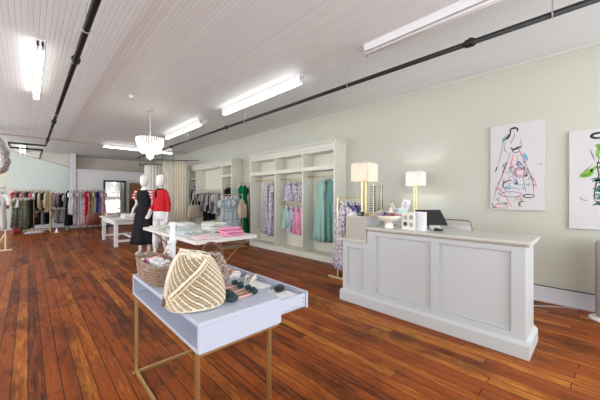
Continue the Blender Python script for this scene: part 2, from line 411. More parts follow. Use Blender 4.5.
def lamp(label, x, y, z, s, rz, warm, zh):
    """square shade table lamp on two gold posts"""
    t = thing('table_lamp', label, 'lamp', (x, y, z), rz)
    MB().box(-.075, .075, -.05, .05, 0, .02).build('base', GOLDL, t, bevel=.004)
    for i in (-1, 1): MB().box(i*.05-.011, i*.05+.011, -.011, .011, .02, zh).build('post', GOLDL, t, bevel=.002)
    MB().box(-.02, .02, -.006, .006, .02+(zh-.02)*.1, zh*.12+.02).box(-.05, .05, -.008, .008, zh-.02, zh).build('crossbar', GOLDL, t)
    sh = MB(); h = s*.92; q = s/2
    for (a, b, c, d) in ((-q, q, -q, -q+.003), (-q, q, q-.003, q), (-q, -q+.003, -q, q), (q-.003, q, -q, q)): sh.box(a, b, c, d, zh-.02, zh-.02+h)
    sm = bpy.data.materials.new('linen_shade_'+('warm' if warm else 'cool')); sm.use_nodes = True
    nt = sm.node_tree; nt.nodes.clear()
    o = nn(nt, 'ShaderNodeOutputMaterial'); d = nn(nt, 'ShaderNodeBsdfDiffuse'); tr = nn(nt, 'ShaderNodeBsdfTranslucent'); mx = nn(nt, 'ShaderNodeMixShader')
    d.inputs[0].default_value = (.85, .84, .82, 1); tr.inputs[0].default_value = (.9, .86, .8, 1); mx.inputs[0].default_value = .45
    nt.links.new(d.outputs[0], mx.inputs[1]); nt.links.new(tr.outputs[0], mx.inputs[2]); nt.links.new(mx.outputs[0], o.inputs[0])
    sh.build('lamp_shade', sm, t)
    MB().ball((0, 0, zh+h*.35), .028, sq=(1, 1, 1.3)).build('bulb', mat('bulb_'+('warm' if warm else 'cool'), (1, 1, 1), .4, emit=(1, .72, .42) if warm else (.92, .90, 1.0), estr=40. if warm else 130.), t, smooth=True)
    MB().tube([(0, 0, zh-.01), (0, 0, zh+h*.35-.03)], .01, 8).build('socket', GOLDL, t)
    return t
lamp('gold table lamp with glowing square shade standing on the taupe riser', 3.34, 2.22, RT, .265, R(2), True, .48)
lamp('gold table lamp with white square shade on the cabinet by the wall', 4.66, 2.10, 1.12, .245, R(2), False, .475)

# back cabinet by the wall
t = thing('back_cabinet', 'low white cabinet against the wall behind the counter', 'cabinet', (4.46, 1.82, 0))
MB().box(0.01, .48, .02, 1.0, .06, 1.09).build('body', CTRW, t)
MB().box(-.01, .48, 0, 1.02, 1.09, 1.12).build('top', TRIM, t, bevel=.004)
for i in range(2):
    d = MB().box(-.008, .01, .04+i*.48, .50+i*.48, .09, 1.07).build('door', CTRW, t, bevel=.003)
    MB().tube([(-.03, .45+i*.12, .7), (-.03, .45+i*.12, .82)], .006, 6).build('handle', GOLDL, d)

# sunglasses stand on the counter riser
def glasses_stand(label, x, y, z, h, n, rz):
    t = thing('sunglasses_stand', label, 'display stand', (x, y, z), rz)
    MB().box(-.09, .09, -.06, .06, 0, .015).build('base', GOLDL, t, bevel=.003)
    for s in (-1, 1): MB().box(s*.06-.006, s*.06+.006, -.006, .006, .015, h).build('post', GOLDL, t)
    MB().box(-.085, .085, -.008, .008, h-.016, h).build('top_bar', GOLDL, t)
    for k in range(n):
        zz = .06+(h-.1)*k/(n-1)
        g = thing('sunglasses', None, None, (x, y, z), rz)
        g.name = 'sunglasses'
        tag(g, 'pair of dark sunglasses on %s' % label.split(' by ')[0], 'sunglasses', 'sunglasses on the '+label[:30])
        m = MB()
        for s in (-1, 1): m.ball((s*.031, -.02, zz), .027, 10, 6, (1, .25, .72))
        m.build('lenses', mat('dark_lens', (.02, .025, .04), .1), g, smooth=True)
        MB().tube([(-.055, .05, zz), (-.055, -.02, zz+.006), (0, -.024, zz+.006), (.055, -.02, zz+.006), (.055, .05, zz)], .003, 5).build('frame', BLACK, g)
glasses_stand('tall gold sunglasses stand by the glowing lamp', 3.36, 2.31-.22, RT, .42, 11, R(30))
glasses_stand('gold sunglasses stand on the wall cabinet by the easel', 4.60, 2.70, 1.12, .50, 12, R(30))

# bowl with trinkets
bx, by, bz = 3.17, 1.755, 1.01
t = thing('footed_bowl', 'cream footed bowl of trinkets standing on the counter', 'bowl', (bx, by, bz))
MB().lathe([(.055, 0), (.058, .01), (.045, .05), (.035, .065), (.06, .075), (.11, .10), (.14, .135), (.15, .155), (.143, .157), (.13, .135), (.09, .10), (.02, .088)], n=32).build('bowl', mat('cream_ceramic', (.85, .83, .72), .3), t, smooth=True)
MB().tube([(.147*math.cos(k*PI/16), .147*math.sin(k*PI/16), .157) for k in range(32)], .004, 6, True).build('rim', mat('brown_rim', (.3, .16, .08), .4), t, smooth=True)
random.seed(11)
tc_ = [('pink', (.75, .35, .4)), ('black', (.02, .02, .02)), ('brown', (.25, .12, .06)), ('cream', (.8, .72, .6)), ('purple', (.35, .2, .4))]
for i in range(16):
    a = i*2.4; r = .095*math.sqrt(i/16+.02); nm, cc = tc_[i % 5]
    m = MB().tube([(.022*math.cos(k*PI/5), .022*math.sin(k*PI/5)*(1), .004*math.sin(k*3)) for k in range(10)], .009+.003*(i % 3), 6, True)
    o = m.build('hair_tie', mat('tie_'+nm, cc, .7), None, (bx+r*math.cos(a), by+r*math.sin(a), bz+.150+.01*(i % 3)), a, smooth=True)
    o.rotation_euler = (random.uniform(-.6, .6), random.uniform(-.6, .6), a)
    tag(o, '%s hair tie heaped in the cream footed bowl' % nm, 'hair tie', '%s hair ties in the footed bowl' % nm)

def ctext(parent, s, size, loc, rot, m, name='lettering'):
    c = bpy.data.curves.new(name, 'FONT'); c.body = s; c.size = size; c.extrude = .0004; c.align_x = 'CENTER'; c.align_y = 'CENTER'
    c.materials.append(m)
    o = bpy.data.objects.new(name, c); COL.objects.link(o); o.parent = parent; o.location = loc; o.rotation_euler = rot
    return o
# two standing cards (front faces local -x)
INK = mat('grey_ink', (.30, .30, .32), .8)
t = thing('sign_holder', 'square counter card with four round pictures beside the bowl', 'sign', (3.175, 1.515, 1.01), R(-12))
MB().box(-.004, .004, -.085, .085, .0, .20).prism([(-.03, 0), (.05, 0), (.05, .006), (-.03, .006)], -.085, .085, 'y').build('stand', WPL, t)
MB().box(-.0055, -.004, -.08, .08, .008, .192).build('card', mat('cream_card', (.82, .80, .72), .7), t)
for (yy, zz, cc) in ((.038, .14, (.55, .5, .4)), (-.04, .145, (.45, .45, .42)), (.038, .065, (.08, .07, .06)), (-.04, .065, (.45, .46, .42))):
    m = MB().rings([[(x, yy+.027*math.cos(k*PI/10), zz+.027*math.sin(k*PI/10)) for k in range(20)] for x in (-.0065, -.0055)])
    m.build('picture', mat('pic%.2f%.2f' % (cc[0], zz), cc, .7, var=.5, bscale=50), t)
t = thing('sign_holder', 'plain white printed sheet standing in a holder on the counter', 'sign', (3.215, 1.395, 1.01), R(-8))
MB().box(-.003, .003, -.075, .075, 0, .21).box(-.03, .05, -.075, .075, 0, .005).build('stand', WPL, t)
MB().box(-.0045, -.003, -.072, .072, .006, .206).build('sheet', PAPER, t)
m = MB()
for k in range(9): m.box(-.0052, -.0045, -.05+.012*(k % 3), .05, .175-k*.017, .178-k*.017)
m.build('printed_lines', mat('pale_ink', (.6, .6, .66), .8), t)

# tablet register on stand
t = thing('tablet_register', 'black tablet register tilted on a white stand beside printed sheet', 'tablet', (3.46, 1.33, 1.01), R(-38))
tb = MB().box(-.16, .16, -.012, .012, 0, .23)
tb.xf(Matrix.Translation((0, 0, .045)) @ Matrix.Rotation(R(-42), 4, 'X'))
tb.build('screen', BLACK, t, bevel=.006)
MB().prism([(-.02, 0), (.12, 0), (.10, .05), (.015, .08)], -.07, .07, 'x').build('stand', mat('stand_grey', (.45, .44, .42), .4), t, bevel=.004)
t = thing('card_terminal', 'small black card terminal lying on the counter before the tablet', 'card reader', (3.32, 1.235, 1.01), R(20))
MB().prism([(-.045, 0), (.045, 0), (.045, .03), (-.045, .018)], -.035, .035, 'x').build('body', BLACK, t, bevel=.006)
MB().box(-.028, .028, .005, .035, .029, .031).build('screen', mat('dim_screen', (.12, .13, .15), .2), t)
t = thing('card_reader', 'small square black card reader on top of the taupe riser', 'card reader', (3.12, 2.13, RT), R(10))
MB().box(-.035, .035, -.035, .035, 0, .055).build('body', BLACK, t, bevel=.008)
MB().box(-.036, -.034, -.022, .022, .015, .045).build('face', mat('reader_face', (.05, .05, .06), .15), t)
def crumple(name, label, loc, size, m, cat='cloth', seed=1):
    random.seed(seed); mb = MB(); n = 18
    rings = []
    for j in range(9):
        a = PI/2*j/8; row = []
        for k in range(n):
            b = 2*PI*k/n; w = 1+.18*math.sin(3*b+seed+j)+.1*math.sin(7*b+j*1.7)
            row.append((size[0]*math.cos(a)*w*math.cos(b)+1e-4*math.cos(b), size[1]*math.cos(a)*w*math.sin(b)+1e-4*math.sin(b), size[2]*math.sin(a)*(1+.2*math.sin(4*b+j))))
        rings.append(row)
    mb.rings(rings)
    return tag(mb.build(name, m, None, loc, seed, smooth=True), label, cat)
crumple('tissue_paper', 'crumpled white tissue paper on the taupe riser under the lamp', (3.16, 2.28, RT), (.075, .05, .045), PAPER, 'paper', 3)
# shelf items on the back cabinet
t = thing('easel', 'small white triangular easel on the wall cabinet', 'easel', (4.58, 2.47, 1.12), R(-40))
MB().tube([(-.06, 0, 0), (0, .02, .16)], .008, 6).tube([(.06, 0, 0), (0, .02, .16)], .008, 6).tube([(-.04, 0, .05), (.04, 0, .05)], .008, 6).tube([(0, .09, 0), (0, .02, .16)], .008, 6).build('frame', WPL, t)
t = thing('gift_box', 'pale aqua box lying on the wall cabinet beside the easel', 'box', (4.60, 2.32, 1.12), R(-30))
MB().box(-.08, .08, -.05, .05, 0, .055).build('body', mat('aqua_card', (.5, .72, .68), .6), t, bevel=.003)
MB().box(-.083, .083, -.053, .053, .05, .068).build('lid', mat('white_card', (.82, .84, .84), .6), t, bevel=.003)
t = thing('photo_card', 'white and pink picture card propped up left of the second lamp', 'card', (4.70, 2.33, 1.12), R(-55))
MB().box(-.06, .06, -.004, .004, 0, .22).xf(Matrix.Rotation(R(-12), 4, 'X') @ Matrix.Rotation(R(18), 4, 'Y')).build('card', PAPER, t)
MB().box(-.045, .045, -.0055, -.004, .05, .2).xf(Matrix.Rotation(R(-12), 4, 'X') @ Matrix.Rotation(R(18), 4, 'Y')).build('picture', pattern('card_print', (.8, .7, .68), [((.5, .4, .45), 18, .5), ((.3, .33, .4), 25, .6)]), t)
t = thing('paper_cone', 'white paper cone with a star tip standing left of the bowl', 'decoration', (3.45, 1.90, 1.01), 0)
MB().lathe([(.07, 0), (.055, .08), (.03, .19), (.006, .26)], n=14).xf(Matrix.Rotation(R(8), 4, 'Y')).build('cone', mat('blush_paper', (.85, .78, .76), .6), t, smooth=True)
m = MB()
for k in range(6): a = k*PI/3; m.tube([(.036, 0, .262), (.036+.05*math.cos(a), .05*math.sin(a)*.9, .262+.05*math.sin(a))], [.005, .001], 5)
m.build('star', GOLDL, t)
t = thing('label_printer', 'white receipt printer on the counter behind the bowl', 'printer', (3.42, 1.62, 1.01), R(-5))
MB().box(-.07, .07, -.08, .08, 0, .11).build('body', WPL, t, bevel=.012)
MB().box(-.072, -.068, -.05, .05, .07, .078).build('slot', BLACK, t)
# chair behind the counter
t = thing('counter_chair', 'white chair with thin grey tube back behind the counter', 'chair', (4.02, 1.17, 0), R(80))
GT = mat('grey_tube', (.28, .28, .27), .35, .6)
MB().tube(curve([(-.21, .19, .5), (-.21, .235, .9), (-.195, .25, 1.07), (-.14, .255, 1.105), (.14, .255, 1.105), (.195, .25, 1.07), (.21, .235, .9), (.21, .19, .5)], 5), .009, 7).build('back_frame', GT, t, smooth=True)
MB().rings([[(-.18, .235, z), (.18, .235, z), (.18, .25, z), (-.18, .25, z)] for z in (.65, 1.04)]).build('backrest', WPL, t, bevel=.006)
MB().box(-.21, .21, -.2, .2, .62, .66).build('seat', WPL, t, bevel=.015)
for sx in (-1, 1):
    for sy in (-1, 1): MB().tube([(sx*.23, sy*.22, 0), (sx*.19, sy*.18, .62)], .011, 8).build('leg', GT, t, smooth=True)

# ------------------------------------------------------------------ paintings
def painting(label, y0, y1, z0, z1, draw, fat=1.0):
    draw = [(c, q*fat, p) for c, q, p in draw]
    w = y1-y0; h = z1-z0
    t = thing('painting', label, 'painting', (4.922, (y0+y1)/2, z0), 0)
    MB().box(0, .035, -w/2, w/2, 0, h).build('canvas', mat('primed_canvas', (.64, .62, .63), .75, bump=.1, bscale=200), t, bevel=.003)
    cols = {'k': ('ink_strokes', (.02, .02, .025)), 'p': ('pink_strokes', (.75, .2, .28)), 'b': ('blue_strokes', (.22, .42, .62)), 'g': ('green_strokes', (.2, .45, .06)), 't': ('teal_strokes', (.06, .22, .22)), 'v': ('violet_strokes', (.35, .25, .4))}
    acc = {}
    for (c, r, pts) in draw:
        P = curve([(-.001, w/2-u*w, h-v*h) for u, v in pts], 6) if len(pts) > 2 else [Vector((-.001, w/2-u*w, h-v*h)) for u, v in pts]
        n = len(P); rad = [r*(.35+.65*math.sin(PI*(i+.5)/n)) for i in range(n)]
        m = MB().tube(P, rad, 5); m.v = [(max(-.0025, min(.002, v[0])), v[1], v[2]) for v in m.v]
        a = acc.setdefault(c, MB()); a.add(m.v, m.f)
    for c, a in acc.items(): a.build(cols[c][0], mat(cols[c][0]+'_paint', cols[c][1], .7), t)
def circ(cx, cy, rx, ry, a0=0, a1=360, n=10): return [(cx+rx*math.cos(R(a0+(a1-a0)*i/n)), cy+ry*math.sin(R(a0+(a1-a0)*i/n))) for i in range(n+1)]
d = [('k', .012, circ(.46, .085, .07, .03, 150, 400)), ('k', .012, [(.40, .08), (.38, .13), (.33, .17), (.28, .17)]), ('k', .009, [(.44, .07), (.50, .055), (.54, .085)]), ('t', .010, [(.36, .12), (.32, .16), (.26, .20)]),
     ('t', .008, [(.30, .14), (.26, .17), (.24, .21)]), ('k', .003, [(.46, .11), (.47, .15), (.43, .19), (.40, .24)]), ('k', .0025, [(.26, .2), (.22, .33), (.17, .44), (.12, .54)]), ('k', .006, [(.13, .49), (.11, .54), (.10, .55)]),
     ('k', .0025, [(.30, .2), (.28, .3), (.36, .34)]), ('k', .0025, [(.58, .19), (.60, .27), (.55, .31)]), ('k', .013, [(.40, .28), (.46, .305), (.54, .285), (.60, .28)]), ('k', .006, circ(.50, .32, .06, .02)),
     ('b', .016, [(.60, .36), (.66, .41), (.72, .44)]), ('b', .012, [(.64, .35), (.68, .39), (.70, .42)]), ('p', .008, [(.56, .32), (.60, .38), (.62, .40)]), ('p', .007, [(.45, .36), (.42, .44), (.36, .54)]), ('p', .007, [(.40, .44), (.46, .52), (.54, .52)]),
     ('k', .003, [(.40, .33), (.34, .44), (.22, .62), (.10, .80), (.05, .90)]), ('k', .006, [(.32, .44), (.27, .53), (.24, .57)]), ('p', .006, [(.30, .48), (.24, .60), (.14, .72)]), ('b', .006, [(.22, .62), (.18, .67), (.14, .70)]),
     ('k', .003, [(.62, .4), (.72, .55), (.80, .70), (.82, .83)]), ('k', .0025, [(.66, .5), (.64, .65), (.68, .80)]), ('k', .0025, [(.52, .36), (.53, .45), (.56, .54)]), ('v', .010, circ(.58, .57, .11, .055)), ('p', .007, circ(.58, .57, .08, .035)),
     ('b', .008, circ(.56, .67, .10, .045, 20, 200)), ('b', .006, [(.44, .62), (.5, .66), (.56, .72)]), ('k', .010, circ(.38, .72, .13, .06, 150, 290)), ('v', .009, circ(.40, .82, .20, .03)), ('b', .009, circ(.44, .78, .13, .035, 150, 360)),
     ('k', .009, circ(.73, .84, .10, .018)), ('p', .006, [(.08, .72), (.20, .76), (.34, .88), (.42, .97)]), ('g', .006, [(.52, .88), (.60, .88), (.56, .96)]), ('k', .008, circ(.62, .93, .07, .03, 100, 300)),
     ('p', .007, circ(.22, .96, .13, .025)), ('g', .006, [(.10, .94), (.24, .92), (.36, .965)]), ('k', .007, circ(.10, .93, .06, .05, 60, 200)), ('b', .006, [(.08, .78), (.12, .75), (.16, .74)]), ('v', .004, [(.86, .48), (.93, .5), (.95, .47)]), ('p', .005, [(.74, .6), (.84, .68), (.86, .76)]), ('p', .005, [(.62, .8), (.54, .86), (.44, .9)])]
rp = random.Random(8)
for i in range(46):
    v = .40+.55*rp.random(); hw = .08+.36*(v-.36)/.6; u = .50+hw*(rp.random()*2-1)*1.1; a = rp.uniform(0, 6.28); q = rp.uniform(.04, .11)
    d.append((rp.choice('kkkpppbbgvt'), rp.choice((.003, .004, .006, .009)), [(u, v), (u+q*math.cos(a)*.7, v+q*math.sin(a)*.5), (u+q*math.cos(a+.8), v+q*math.sin(a+.8)*.6)]))
d = [(c, q, [(min(.97, max(.03, a)), min(.98, max(.02, b))) for a, b in p]) for c, q, p in d]
painting('white canvas with ink sketch of a lady in a swirling pink and blue gown', .49, 1.10, 1.205, 2.42, d)
d2 = [('k', .014, circ(.42, .07, .10, .025, 0, 380)), ('k', .010, [(.58, .05), (.70, .06), (.66, .1)]), ('k', .003, [(.44, .10), (.45, .14), (.42, .17)]), ('g', .012, [(.38, .16), (.42, .2), (.40, .26), (.44, .3)]), ('g', .009, [(.40, .15), (.46, .22), (.52, .28)]),
      ('k', .0025, [(.30, .2), (.34, .27), (.36, .32)]), ('k', .0025, [(.34, .35), (.22, .42), (.14, .47)]), ('g', .022, [(.18, .46), (.26, .43), (.34, .40)]), ('g', .014, [(.16, .47), (.28, .46), (.35, .42)]), ('g', .010, [(.30, .42), (.36, .39), (.38, .37)]),
      ('k', .005, [(.42, .3), (.40, .38), (.42, .46), (.38, .56), (.36, .66), (.38, .72)]), ('k', .008, [(.38, .72), (.50, .77), (.62, .78), (.80, .76)]), ('t', .016, [(.48, .33), (.55, .36), (.66, .35)]), ('t', .018, [(.46, .42), (.56, .45), (.72, .42)]),
      ('t', .020, [(.42, .54), (.52, .50), (.66, .52), (.8, .48)]), ('t', .018, [(.40, .62), (.52, .60), (.64, .56), (.8, .6)]), ('t', .018, [(.40, .70), (.5, .66), (.62, .68), (.76, .66)]), ('b', .012, [(.44, .48), (.54, .46), (.68, .48)]),
      ('b', .012, [(.42, .58), (.52, .55), (.64, .6)]), ('b', .010, [(.44, .66), (.56, .64), (.7, .62)]), ('g', .012, [(.47, .38), (.5, .42), (.62, .39)]), ('g', .012, [(.5, .72), (.6, .73), (.72, .71)]), ('k', .007, circ(.56, .40, .07, .03)), ('k', .007, circ(.6, .66, .09, .03, 30, 280)),
      ('k', .006, [(.45, .52), (.54, .58), (.66, .55)]), ('k', .003, circ(.24, .68, .07, .03, 60, 200)), ('k', .003, [(.52, .78), (.53, .9), (.56, 1.0)]), ('k', .003, [(.66, .79), (.66, .9), (.65, 1.0)])]
for i in range(40):
    v = .34+.42*rp.random(); u = .58+.2*(rp.random()*2-1); a = rp.uniform(-.6, .6); q = rp.uniform(.06, .14)
    d2.append((rp.choice('kkttttbg'), rp.choice((.005, .008, .012)), [(u-q*.6, v+.02*math.sin(a)), (u, v-.012), (u+q*.6, v+.04*a)]))
painting('white canvas with ink sketch of a figure in green and teal patterned dress', -.36, .258, .995, 2.208, d2, 1.3)

# tower purifier at right edge
t = thing('tower_fan', 'tall grey tower fan on a round white base at the right edge', 'fan', (4.72, -.085, 0))
MB().lathe([(.17, 0), (.17, .012), (.15, .025), (.05, .035)], n=28).build('base', WPL, t, smooth=True)
m = MB(); rings = []
for z, s in ((.03, .85), (.08, 1), (.5, 1), (.86, 1), (.90, .8), (.905, .4)):
    rings.append([(.10*s*math.copysign(abs(math.cos(a))**.6, math.cos(a)), .115*s*math.copysign(abs(math.sin(a))**.6, math.sin(a)), z) for a in [k*PI/14 for k in range(28)]])
m.rings(rings).build('body', GREYP, t, smooth=True)
m = MB()
for k in range(16): m.box(-.103, -.098, -.07, .07, .2+k*.038, .212+k*.038)
m.build('grille', mat('dark_grille', (.18, .17, .17), .6), t)
MB().box(-.103, -.09, -.035, .035, .83, .86).build('controls', BLACK, t)
# plug adapter and cord
t = thing('power_adapter', 'black power adapter on floor beside the counter end', 'adapter', (4.55, .78, 0), R(30))
MB().box(-.03, .03, -.045, .045, 0, .035).build('body', BLACK, t, bevel=.006)
MB().tube(curve([(0, .04, .02), (.05, .10, .03), (.12, .08, .10), (.2, .12, .18), (.3, .1, .21)], 5), .004, 6).build('lead', BLACK, t, smooth=True)
tag(MB().tube(curve([(4.2, .95, .006), (4.6, .62, .006), (4.86, .3, .006), (4.86, .18, .006)], 8), .003, 6).build('white_cord', WPL, smooth=True), 'white power cord running along floor by the baseboard', 'cord')

# ------------------------------------------------------------------ garments
def P3(*c): return c
FAB = {}
def fb(name, col, **k): FAB[name] = mat('cloth_'+name.replace(' ', '_'), col, .85, spec=.2, bump=.25, bscale=30, **k)
fb('black', (.015, .015, .018)); fb('red', (.55, .02, .03)); fb('pink', (.84, .36, .54)); fb('cream', (.72, .60, .42)); fb('white', (.82, .81, .80))
fb('grey', (.30, .30, .31)); fb('light grey', (.55, .56, .57)); fb('teal', (.33, .54, .48)); fb('dark teal', (.16, .34, .31)); fb('emerald', (.0, .20, .07)); fb('navy', (.04, .05, .18)); fb('green', (.22, .34, .14))
fb('olive', (.10, .12, .06)); fb('tan', (.55, .42, .3)); fb('purple', (.25, .16, .38)); fb('rose', (.6, .12, .22)); fb('mauve', (.42, .30, .36)); fb('aqua', (.42, .58, .55)); fb('brown', (.16, .07, .04))
FAB['lilac floral'] = pattern('cloth_lilac_floral', (.74, .71, .72), [((.34, .30, .50), 16, .52), ((.14, .15, .32), 22, .60), ((.70, .45, .45), 14, .63)])
FAB['blue floral'] = pattern('cloth_blue_floral', (.72, .76, .75), [((.34, .48, .56), 17, .49), ((.16, .26, .38), 26, .60), ((.7, .6, .45), 13, .64)])
FAB['tan floral'] = pattern('cloth_tan_floral', (.68, .56, .42), [((.48, .34, .22), 24, .55), ((.7, .66, .6), 30, .6)])
FAB['black striped'] = stripes('cloth_black_striped', (.02, .02, .02), (.7, .7, .7), 9)
FAB['grey striped'] = stripes('cloth_grey_striped', (.28, .28, .3), (.62, .62, .63), 13, 'DIAGONAL')
FAB['red striped'] = stripes('cloth_red_striped', (.62, .01, .03), (.82, .78, .78), 5)
FAB['pink floral'] = pattern('cloth_pink_floral', (.75, .55, .58), [((.7, .15, .3), 18, .5), ((.85, .8, .78), 22, .58), ((.2, .3, .2), 26, .64)])
FAB['dark floral'] = pattern('cloth_dark_floral', (.05, .05, .05), [((.12, .18, .10), 16, .48), ((.45, .40, .34), 24, .58), ((.4, .08, .1), 19, .62)])
FAB['grey floral'] = pattern('cloth_grey_floral', (.6, .6, .6), [((.25, .25, .3), 20, .5), ((.65, .4, .42), 17, .6)])
FAB['red floral'] = pattern('cloth_red_floral', (.6, .10, .14), [((.75, .6, .6), 20, .56), ((.2, .03, .05), 25, .6)])
FAB['navy floral'] = pattern('cloth_navy_floral', (.06, .08, .24), [((.35, .3, .5), 20, .54), ((.6, .55, .55), 28, .62)])
FAB['aqua print'] = pattern('cloth_aqua_print', (.80, .82, .80), [((.30, .55, .55), 26, .54), ((.2, .25, .35), 34, .6), ((.8, .4, .5), 22, .66)])
FAB['pink print'] = pattern('cloth_pink_print', (.85, .76, .76), [((.75, .3, .4), 30, .55)])
FAB['dotted white'] = pattern('cloth_dotted_white', (.82, .82, .78), [((.3, .42, .32), 45, .57), ((.7, .4, .4), 40, .66)])
FAB['lace'] = pattern('cloth_lace', (.84, .83, .82), [((.62, .62, .63), 60, .56)])

def garment_mb(kind, L, W, T, seed):
    rnd = random.Random(seed); m = MB(); n = 32; ph = rnd.uniform(0, 6)
    def ring(z, hw, ht, amp, cx=0, cy=0):
        out = []
        for k in range(n):
            a = 2*PI*k/n; c, s = math.cos(a), math.sin(a)
            f = 1+1.5*amp*math.sin(7*a+ph)+amp*math.sin(11*a+ph*2+z*3)
            out.append((cx+hw*math.copysign(abs(c)**.8, c)*f, cy+ht*math.copysign(abs(s)**.8, s)*f, z))
        return out
    hw = W/2
    if kind in ('dress', 'blouse', 'jacket', 'shirt'):
        fl = {'dress': 1.22, 'blouse': 1.0, 'jacket': 1.0, 'shirt': .95}[kind]
        zs = [(-.045, .055, .018, 0), (-.07, .085, .022, 0), (-.10, hw*.62, .026, 0), (-.135, hw*.93, .03, .01), (-.20, hw, T*.6, .02)]
        waist = -.42 if kind == 'dress' else -.38
        zs += [(waist, hw*.86, T*.62, .05)]
        for i in range(1, 7):
            u = i/6; zs.append((waist+(-L-waist)*u, hw*(.86+(fl-.86)*u), T*(.62+.4*u), .06+.07*u))
        if kind == 'dress': zs = [(z, a*(.84 if abs(z-waist) < .01 else 1), b, c) for z, a, b, c in zs]
        m.rings([ring(z, a, b, c) for z, a, b, c in zs])
        ls = {'dress': .16, 'blouse': .36, 'jacket': .55, 'shirt': .24}[kind]
        if kind == 'dress' and seed % 3 == 0: ls = 0
        if ls:
            for s in (-1, 1):
                m.tube([(s*hw*.80, 0, -.135), (s*(hw+.03), -.005, -.18), (s*(hw+.055), -.01, -.18-ls*.5), (s*(hw+.05), -.02, -.16-ls)], [.045, .06, .055, .048], 10)
    elif kind == 'skirt':
        zs = [(-.07, hw*.7, .03, 0), (-.10, hw*.72, .035, .03)]+[(-.10-(L-.1)*i/6, hw*(.72+.4*i/6), T*(.5+.5*i/6), .05+.08*i/6) for i in range(1, 7)]
        m.rings([ring(*z) for z in zs])
    elif kind == 'trousers':
        m.rings([ring(z, a, b, .03) for z, a, b in ((-.07, hw*.7, .03), (-.2, hw*.8, .045), (-.34, hw*.8, .05))])
        for s in (-1, 1):
            m.rings([ring(z, a, b, .06, s*hw*.42) for z, a, b in ((-.30, hw*.38, .045), (-.6, hw*.36, .045), (-L, hw*.34, .045))])
    return m
cache = {}
def hanger_mb():
    m = MB()
    m.tube([(0, 0, -.045), (0, 0, -.012), (.006, 0, .002), (.018, 0, .008), (.028, 0, .0), (.028, 0, -.01)], .003, 5)
    m.tube([(-.17, 0, -.115), (-.11, 0, -.070), (-.04, 0, -.045), (0, 0, -.038), (.04, 0, -.045), (.11, 0, -.070), (.17, 0, -.115)], .012, 6)
    m.tube([(-.17, 0, -.115), (.17, 0, -.115)], .006, 5)
    return m
HM = {}
def hang(kind, fab, x, y, z, rz, label, group, L=1.0, W=.40, T=.055, seed=1, hm=None):
    key = (kind, fab, L, W, T, seed)
    t = thing(kind, label, kind, (x, y, z), rz, group)
    if key in cache:
        o = cache[key].copy(); COL.objects.link(o); o.parent = t
    else:
        o = garment_mb(kind, L, W, T, seed).build('cloth', FAB[fab], t, loc=(0, 0, -.03), smooth=True); cache[key] = o
    hm = hm or HANG
    if hm.name in HM: h = HM[hm.name].copy(); COL.objects.link(h); h.parent = t
    else: h = hanger_mb().build('hanger', hm, t, smooth=True); HM[hm.name] = h
    return t
ORD = ['leftmost', 'second from left', 'third from left', 'fourth from left', 'fifth from left', 'sixth from left', 'seventh from left', 'eighth from left', 'ninth from left', 'tenth from left', 'eleventh from left', 'twelfth from left', 'thirteenth from left', 'fourteenth from left', 'fifteenth from left', 'sixteenth from left']
KW = {'dress': 'dress', 'blouse': 'blouse', 'jacket': 'jacket', 'shirt': 'shirt', 'skirt': 'skirt', 'trousers': 'trousers'}
def hang_row(items, p0, p1, z, rz, where, group, jitter=.12, W=.40, T=.055, seed0=0, hm=None):
    n = len(items)
    for i, it in enumerate(items):
        kind, fab, L = it[:3]
        u = (i+.5)/n
        x = p0[0]+(p1[0]-p0[0])*u; y = p0[1]+(p1[1]-p0[1])*u
        rr = random.Random(seed0*100+i)
        hang(kind, fab, x, y, z, rz+rr.uniform(-jitter, jitter), '%s %s, %s %s' % (fab, kind, ORD[i], where), group, L, W, T, seed0*7+i, hm)

# ------------------------------------------------------------------ built-in display cabinets
def cabinet(label, y0, y1, h, divs, shelves, xf=4.57, xb=4.955):
    t = thing('display_cabinet', label, 'cabinet', (xf, y0, 0))
    d = xb-xf; w = y1-y0
    BACK = mat('cabinet_back', (.80, .78, .66), .5)
    MB().box(d-.02, d, .02, w-.02, .12, h-.1).build('back', BACK, t)
    MB().box(-.02, d, 0, w, 0, .105).box(-.012, d, .003, w-.003, .105, .125).build('plinth', CABW, t, bevel=.004)
    for yy in (0, w-.04): MB().box(0, d, yy, yy+.04, .125, h-.2).build('side_panel', CABW, t)
    yy = [.04]+[v-y0 for v in divs]+[w-.04]
    for v in divs: MB().box(0, d-.02, v-y0-.02, v-y0+.02, .125, h-.2).build('divider', CABW, t)
    prof = [(0, h-.2), (-.001, h-.14), (-.012, h-.12), (-.018, h-.07), (-.045, h-.035), (-.06, h-.02), (-.06, h), (d, h), (d, h-.2)]
    # crown wraps front and the near side
    c = MB()
    c.prism([(a, b) for a, b in prof], .0, w+.0, 'y')
    c.prism([(-.001, h-.14), (-.012, h-.12), (-.018, h-.07), (-.045, h-.035), (-.06, h-.02), (-.06, h-.001), (-.001, h-.001)], -.02, d, 'x')
    c.build('crown', CABW, t, bevel=.002)
    for (bay, z, th) in shelves:
        MB().box(.005, d-.02, yy[bay]+(.02 if bay else 0), yy[bay+1]-.02 if bay < len(divs) else yy[bay+1], z-th, z).build('shelf', CABW, t)
    return t
cabinet('large cream built-in cabinet with three bays nearest the counter', 3.75, 6.85, 2.56, [4.71, 5.72], [(0, 2.055, .09), (1, 2.055, .09), (2, 2.055, .09)])
cabinet('cream built-in cabinet with a wide bay, farther back by the curtains', 7.86, 11.1, 2.56, [8.50, 10.45], [(0, 2.08, .07), (2, 2.08, .07)])
